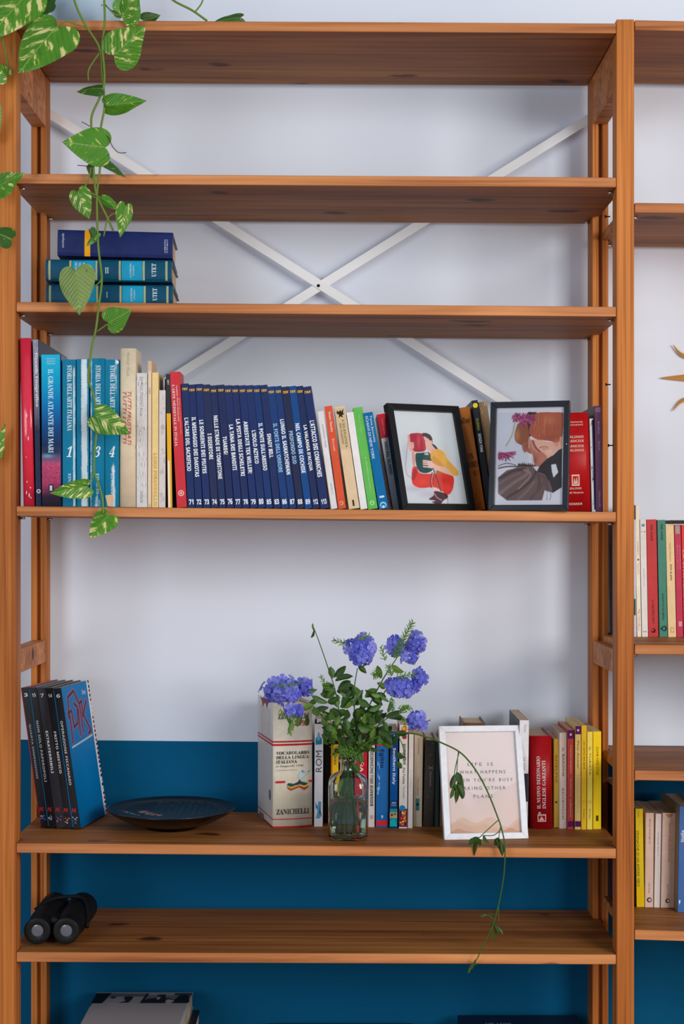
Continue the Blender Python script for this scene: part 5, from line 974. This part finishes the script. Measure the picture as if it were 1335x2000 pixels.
sprig('long bare green shoot arching over the white frame and hanging down to the next shelf', p7, [], [
    (892, 1508, 903, 1530, 18, .0), (888, 1512, 880, 1540, 13, .0), (896, 1520, 908, 1545, 15, .0), (893, 1530, 905, 1558, 17, .002), (884, 1538, 878, 1560, 11, .0), (890, 1540, 889, 1570, 11, -.002), (898, 1540, 901, 1563, 12, .0), (884, 1530, 893, 1550, 13, -.002),
    (936, 1636, 920, 1644, 12, -.012), (934, 1638, 941, 1652, 11, -.012), (930, 1640, 926, 1674, 9, -.012), (943, 1632, 958, 1645, 12, -.012), (928, 1636, 916, 1650, 11, -.014), (974, 1636, 965, 1652, 12, -.016), (976, 1640, 979, 1672, 12, -.018), (968, 1640, 974, 1660, 10, -.018),
    (953, 1788, 938, 1792, 7, -.016), (955, 1784, 966, 1792, 7, -.016), (966, 1800, 960, 1812, 9, -.016), (965, 1806, 972, 1824, 11, -.016), (962, 1815, 968, 1838, 8, -.016), (970, 1810, 980, 1828, 8, -.016), (925, 1880, 915, 1896, 8, -.018), (928, 1874, 932, 1886, 6, -.018), (918, 1888, 912, 1904, 6, -.018),
    (790, 1480, 775, 1472, 14, .02), (785, 1500, 770, 1488, 12, .02), (775, 1438, 760, 1455, 14, .02)]+rl(p7[:6], 10, .55, .9, 24, 15, 30), rad=.0016,
    spikes=[((700, 1470, .045), (660, 1462, .045), 26, .012), ((665, 1470, .04), (700, 1478, .04), 20, .011)],
    extra=[[(895, 1467, .006), (893, 1490, .004), (892, 1512, .002)], [(897, 1468, .006), (890, 1495, .002), (886, 1520, .0)], [(974, 1601, -.012), (955, 1618, -.012), (936, 1636, -.012)], [(980, 1618, -.016), (965, 1631, -.014), (944, 1632, -.012)], [(978, 1612, -.016), (975, 1626, -.016), (974, 1640, -.016)], [(973, 1768, -.016), (974, 1790, -.016), (974, 1800, -.016)], [(965, 1795, -.016), (952, 1786, -.016)], [(775, 1434, .02), (786, 1455, .02), (792, 1485, .02)]])
# leafy filler at the bottle's mouth
p8 = [(672, 1560, GY), (678, 1510, GY), (682, 1480, GY-.004), (690, 1450, GY-.012), (700, 1430, GY-.016)]
r = random.Random(77); fl_ = []
for k in range(62):
    a = r.uniform(0, 2*math.pi); rr_ = math.sqrt(r.random()); px, py = 692+rr_*62*math.cos(a), 1432+rr_*40*math.sin(a); an = math.atan2(py-1480, px-684)+r.uniform(-.8, .8); Ln = r.uniform(17, 29)
    fl_.append((px, py, px+Ln*math.cos(an), py+Ln*math.sin(an)+3, r.uniform(11, 17), GY+r.uniform(-.04, .03)))
fl_ += [(682, 1498, 668, 1525, 15, GY), (690, 1560, 684, 1600, 12, GY), (672, 1520, 664, 1550, 16, GY), (688, 1500, 700, 1520, 14, GY), (660, 1545, 655, 1572, 12, GY), (676, 1462, 664, 1482, 14, GY-.004), (690, 1460, 706, 1490, 17, GY-.006), (668, 1460, 652, 1478, 14, GY-.008)]
sprig('dense leafy stalk filling the mouth of the bottle', p8, [], fl_, rad=.0018)

# ============================================================ trailing pothos
pot_Y = .15; pot = empty('potted_plant', (Xp(168, pot_Y), pot_Y, SH[1](Xp(168, pot_Y))+.0006)); tag(pot, 'variegated pothos in a pale blue pot on the top shelf, vines hanging down', 'potted plant')
pc = mat('pot_glaze', (176, 200, 222), .3, coat=.3)
MB().lathe([(0, .0), (.052, .0), (.055, .003), (.068, .12), (.072, .13), (.072, .142), (.066, .142), (.063, .125), (.050, .01), (0, .01)], 40).build('pot', pc, pot)
MB().lathe([(0, .122), (.0615, .120), (.0615, .118), (0, .118)], 24).build('soil', cm((50, 36, 26), .9), pot)
def vine(pts, rad, m=stem_m, name='vine'):
    P = spline([Wp(*p) for p in pts], 5); off = pot.location.copy()
    MB().tube([p-off for p in P], rad, 7).build(name, m, pot)
top = [(170, -86, .14), (172, -100, .08)]
vine([(178, -86, .14), (188, -105, .07), (202, -70, .0), (204, 0, -.02), (205, 45, -.022), (200, 90, -.024), (203, 124, -.026), (204, 161, -.026), (195, 191, -.026), (180, 225, -.024), (179, 255, -.024), (180, 290, -.024), (183, 325, -.022), (187, 372, -.022), (196, 396, -.022), (210, 425, -.022), (221, 450, -.022)], .0019)
vine([(160, -86, .14), (150, -105, .07), (135, -50, .0), (146, 2, -.02), (165, 45, -.022), (195, 94, -.022), (200, 142, -.022), (204, 190, -.022), (204, 215, -.022), (197, 255, -.022), (196, 326, -.022), (190, 375, -.022), (190, 420, -.022), (192.5, 483, -.022), (197.5, 524, -.022), (199, 552, -.022), (193.5, 596, -.024), (188, 640, -.022), (181, 672, -.02), (178, 690, -.02), (173.6, 740, -.02), (182, 768, -.02), (189, 805, -.02), (190, 833, -.02), (185, 885, -.02), (184.5, 922, -.02), (193.6, 947, -.02), (200.7, 976, -.02), (202, 1004, -.022)], .0019)
vine([(150, -86, .14), (120, -100, .06), (60, 10, -.01), (32, 35, -.02), (12, 48, -.02), (4, 68, -.022), (12, 105, -.022), (16, 132, -.022), (8, 150, -.022)], .0015)
vine([(190, -86, .14), (240, -110, .10), (300, -40, .03), (335, -2, .015), (375, 20, .012), (405, 41, .02)], .0019)
vine([(398, -6, .012), (393, 8, .012), (380, 25, .012)], .0013)
for pts in ([(110, 56, -.05), (128, 42, -.03), (150, 48, -.022), (167, 53, -.022)], [(226, 107, -.03), (212, 100, -.026), (200, 93, -.024)], [(173, 158, -.03), (174, 135, -.028), (194, 104, -.024)], [(210, 200, -.028), (204, 190, -.024), (202, 180, -.024)],
            [(152, 375, -.028), (165, 366, -.024), (175, 345, -.022), (178, 325, -.022)], [(157, 374, -.028), (185, 380, -.024), (205, 392, -.024)], [(169, 527, -.03), (182, 556, -.026), (194, 552, -.024), (198, 545, -.022)],
            [(228, 624, -.028), (212, 632, -.026), (189, 648, -.022)], [(169, 946, -.028), (178, 936, -.024), (184.5, 924, -.022)], [(246, 30, -.01), (225, 28, -.01), (205, 8, -.018)], [(240, 10, .0), (222, 22, .0), (206, 10, -.01)], [(470, 33, .02), (469, 41, .02)], [(24, 470, -.03), (10, 462, -.03), (-15, 440, -.02)], [(203, 462, -.022), (212, 425, -.022), (236, 412, -.026)]):
    vine(pts, .0012, name='leaf_stalk')
brn = cm((92, 60, 44), .7)
for pts in ([(199, 260, -.024), (212, 268, -.028), (220, 286, -.028), (232, 298, -.028), (247, 298, -.028)], [(176, 247, -.024), (168, 242, -.026), (160, 238, -.026)], [(180, 325, -.024), (166, 324, -.026), (152, 323, -.026)], [(190, 835, -.02), (180, 829, -.022), (170, 827, -.024)], [(201, 11, -.022), (198, 9, -.024)]):
    vine(pts, .0007, brn, 'air_root')
PL = [  # base, tip, width, mesh fold, droop, material, Y base, Y tip, roll
 (112, 52, 32, 137, 98, .10, .10, 'var', -.05, -.075, .25), (56, -14, -30, 74, 78, .08, .1, 'var', -.03, -.05, .1), (92, 2, 44, 34, 46, .2, .1, 'dark', .04, .03, .5), (76, 38, 48, 66, 30, .2, .1, 'var', -.0, -.01, .7), (88, -8, 84, 34, 34, .2, .1, 'dark', .06, .05, .2),
 (14, 148, -22, 122, 36, .2, .1, 'var', -.025, -.035, .3), (-2, 270, 14, 206, 17, .5, .3, 'pale', -.025, -.04, 1.0), (-8, 366, 44, 336, 44, .15, .1, 'var', -.03, -.05, -.2), (22, 466, -20, 448, 36, .2, .1, 'dark', -.03, -.04, .1), (-12, 895, 9, 826, 20, .2, .1, 'var', -.03, -.03, 0),
 (240, 34, 268, -22, 54, .12, .1, 'var', -.01, -.03, -.2), (238, 22, 256, -16, 34, .2, .1, 'plain', -.005, -.01, .6), (280, 40, 314, 30, 22, .2, .1, 'dark', .03, .03, .6),
 (224, 108, 282, 50, 66, .12, .1, 'var', -.03, -.05, .2), (197, 172, 149, 172, 30, .2, .2, 'dark', -.03, -.035, .5), (208, 206, 280, 198, 34, .25, .2, 'plain', -.028, -.05, .5),
 (206, 288, 123, 276, 62, .12, .1, 'plain', -.03, -.055, -.2), (170, 325, 178, 352, 16, .4, .1, 'dark', -.02, -.022, .8), (190, 318, 239, 351, 18, .4, .2, 'dark', -.022, -.03, .9), (152, 374, 173, 427, 36, .15, .1, 'var', -.028, -.04, .2),
 (200, 388, 236, 411, 17, .3, .1, 'plain', -.026, -.03, .3), (160, 374, 206, 396, 9, .4, .2, 'pale', -.024, -.026, .5), (246, 402, 236, 462, 27, .15, .1, 'var', -.026, -.04, -.3), (148, 528, 153, 613, 60, .14, .1, 'pale', -.03, -.05, .15),
 (212, 630, 256, 606, 42, .12, .1, 'plain', -.028, -.04, .3), (186, 812, 251, 846, 46, .14, .1, 'var', -.028, -.05, .2), (171, 950, 98, 960, 36, .16, .1, 'var', -.028, -.05, .3), (212, 1006, 173, 1049, 44, .16, .1, 'var', -.026, -.045, .3),
 (470, 34, 412, 40, 26, .2, .15, 'dark', .02, .015, .2), (185, 462, 168, 480, 12, .3, .1, 'plain', -.024, -.028, .2), (176, 448, 184, 474, 14, .4, .1, 'dark', -.024, -.028, .6), (192, 455, 182, 470, 9, .3, .1, 'plain', -.024, -.03, .1)]
for bx, by, tx, ty, w_, fo, dr, m_, Y0, Y1, ro in PL:
    o = put_leaf(pot, leaf_data('heart', m_, fo, dr), Wp(bx, by, Y0), Wp(tx, ty, Y1), w_*(D+Y0)/F*1.25, ro)

# ============================================================ binoculars on shelf 6
S6 = SH[6]; bx0 = Xp(120, .12)
bi = empty('binoculars', (bx0, .03, S6(bx0)+.0006)); tag(bi, 'pair of black rubber armoured binoculars lying on the lowest full shelf', 'binoculars')
rb = cm((16, 16, 18), .55, .1); lens = mat('lens_glass', (92, 96, 110), .08, coat=1); MY = Matrix.Rotation(-math.pi/2, 4, 'X')
for sx in (-.0245, .0245):
    M = Matrix.Translation((sx, 0, .0265)) @ MY
    pr = [(.010, .004), (.0205, .0), (.0225, .002), (.0225, .010), (.0215, .012), (.0225, .016), (.0215, .020), (.0225, .024), (.020, .030), (.018, .038), (.0225, .046), (.0245, .060), (.0245, .100), (.0235, .104), (.0245, .108), (.0235, .114), (.0255, .120), (.0262, .150), (.0262, .168), (.0235, .170), (.022, .160), (0, .158)]
    MB().lathe(pr, 32, M).build('barrel', rb, bi)
    MB().lathe([(0, .0035), (.007, .0038), (.0103, .0044)], 24, M).build('eyepiece_lens', lens, bi)
MB().box(-.012, .012, .045, .075, .026, .040).box(-.010, .010, .095, .125, .024, .038).build('bridge', rb, bi, .003)
MB().lathe([(0, 0), (.0085, 0), (.0092, .003), (.0085, .005), (.0092, .008), (.0085, .011), (.0092, .015), (0, .016)], 20, Matrix.Translation((0, .02, .036)) @ MY).build('focus_wheel', rb, bi)
def strap():
    P = [(-.046, .09, .040), (-.020, .10, .056), (.01, .115, .058), (.035, .11, .056), (.048, .08, .044), (.052, .05, .02)]
    P = spline([Vector(p) for p in P], 5); MB().tube(P, .0035, 6).build('strap', cm((14, 14, 15), .7), bi)
strap()

# ============================================================ bottom shelf
S7 = SH[7]
def flat_book(name, label, xa_, xb_, y0, y1, z0, th, col, art=None, yaw=0, cat='book'):
    o = empty(name, (xa_, y0, z0), (0, 0, yaw)); tag(o, label, cat); w_, d_ = xb_-xa_, y1-y0
    MB().box(0, w_, 0, d_, 0, .0018).box(0, w_, 0, d_, th-.0018, th).box(0, .0018, 0, d_, .0018, th-.0018).build('cover', cm(col, .4, .2), o)
    MB().box(.0022, w_-.002, .002, d_-.002, .002, th-.002).build('page_block', PAGE, o)
    return o
yb0, yb1 = .025, .30; zs = S7(-.4)+.0004
xa_, xb_ = Xp(190, .30), Xp(378, .30)
flat_book('book', 'lowest book of the dark stack on the bottom shelf, sticking out at its right', xa_+.01, Xp(401, .24), .05, .26, zs, .030, (22, 24, 34))
flat_book('book', 'middle book of the bottom stack, with a brown and black edge under the photo book', xa_+.004, Xp(390, .28), .04, .285, zs+.0302, .026, (30, 26, 28))
o = flat_book('photo_book', 'large white book with an old black and white photograph, topmost of the bottom stack', xa_, xb_, yb0, yb1, zs+.0564, .0285, (158, 152, 156))  # shelf shade is put into the colour: the white cover is greyed
c = Canvas(xb_-xa_, .215, 150, 170, (190, 188, 190)); c.quad((170, 165), (1040, 165), (1015, 900), (130, 900))
c.poly([(170, 165), (315, 165), (255, 380), (130, 900), (100, 900)], (24, 24, 30), sm=False)
c.poly([(315, 172), (625, 176), (590, 372), (255, 376)], (150, 150, 156), sm=False); c.poly([(315, 176), (625, 176), (620, 240), (300, 240)], (96, 102, 108), sm=False)
c.poly([(430, 250), (510, 240), (500, 330), (480, 345), (500, 362), (400, 365), (450, 330)], (34, 34, 38)); c.poly([(310, 240), (360, 240), (350, 280), (320, 280)], (54, 56, 60))
c.poly([(640, 170), (1040, 165), (1010, 372), (600, 372)], (112, 116, 124), sm=False); c.poly([(640, 170), (878, 168), (870, 215), (640, 210)], (156, 158, 164), sm=False); c.poly([(880, 168), (1040, 166), (1030, 220), (875, 215)], (60, 66, 76), sm=False)
c.poly([(640, 290), (720, 262), (730, 205), (800, 200), (805, 260), (870, 290), (860, 372), (600, 372)], (34, 34, 38)); c.poly([(930, 215), (1000, 205), (1020, 290), (1010, 372), (860, 372), (900, 270)], (30, 30, 34)); c.poly([(725, 245), (760, 245), (755, 268), (728, 265)], (150, 140, 136)); c.poly([(820, 300), (885, 320), (860, 370), (820, 372)], (170, 168, 160)); c.poly([(730, 270), (755, 272), (740, 300)], (190, 190, 190))
c.poly([(165, 378), (1010, 372), (990, 900), (130, 900)], (158, 154, 158), sm=False)  # white part of the cover, greyed with the same painted shade
c.poly([(625, 172), (650, 172), (610, 372), (585, 372)], (24, 24, 28), sm=False); c.blur(1)
c.build('cover_print', o, 0, .055, .0288, 'top')
xq0, xq1 = Xp(896, .30), Xp(1130, .27)
o = flat_book('book', 'large dark navy book lying alone at the right end of the bottom shelf', Xp(893, .30), xq1, .03, .295, S7(.3)+.0004, .046, (16, 22, 48))
TX = empty('cover_title', (.045, .205, .0462), (-math.pi/2, 0, 0)); TX.parent = o
text(TX, 'ATLANTE', 0, .05, 0, .012, (150, 160, 180), 'h', y=-.0004, style='serif')
flat_book('book', 'thin dark book lying in the middle of the bottom shelf', Xp(526, .30), Xp(806, .30), .03, .298, S7(0)+.0004, .0285, (14, 26, 44))

# ============================================================ golden sunburst on the wall
sy = YW-.006; sc0 = Wp(1421, 738, sy); sun = empty('sunburst_ornament', sc0); tag(sun, 'gilded sunburst wall ornament cut by the right edge, its pointed rays showing between two shelves', 'wall ornament')
gd = mat('gilding', (214, 160, 86), .4, .35); k1 = (D+sy)/F
for k in range(12):
    a = math.radians(180+30*k); ca, sa = math.cos(a), math.sin(a); q = MB(); n_ = 12; v = []
    for i in range(n_+1):
        t = i/n_; r_ = (45+86*t)*k1 if k % 2 == 0 else (45+80*t)*k1
        wv = 0 if k % 2 == 0 else (.0055*math.sin(t*2*math.pi*1.0+.4)*(1 if sa*ca > 0 else -1)); hw_ = (.0095 if k % 2 == 0 else .0075)*(1-t)**.8+.0005
        hgt_ = .004*(1-t)+.0012
        for s, h_ in ((-1, 0), (-.2, hgt_), (.9, 0)): x, z_ = r_, wv+s*hw_; v.append((x*ca-z_*sa, -h_, x*sa+z_*ca))
        v.append((r_*ca-wv*sa, .003, r_*sa+wv*ca))
    q.add(v, [(4*i+a_, 4*i+b_, 4*i+4+b_, 4*i+4+a_) for i in range(n_) for a_, b_ in ((0,1),(1,2),(2,3),(3,0))], 0, False).build('ray', gd, sun)
MB().lathe([(0, -.010), (.02, -.009), (.035, -.006), (.044, -.004), (.050, .002), (0, .003)][::-1], 40, Matrix.Rotation(math.pi/2, 4, 'X') @ Matrix.Scale(-1, 4, (0, 0, 1)) if False else Matrix.Rotation(-math.pi/2, 4, 'X')).build('centre_disc', gd, sun)

make_texts()
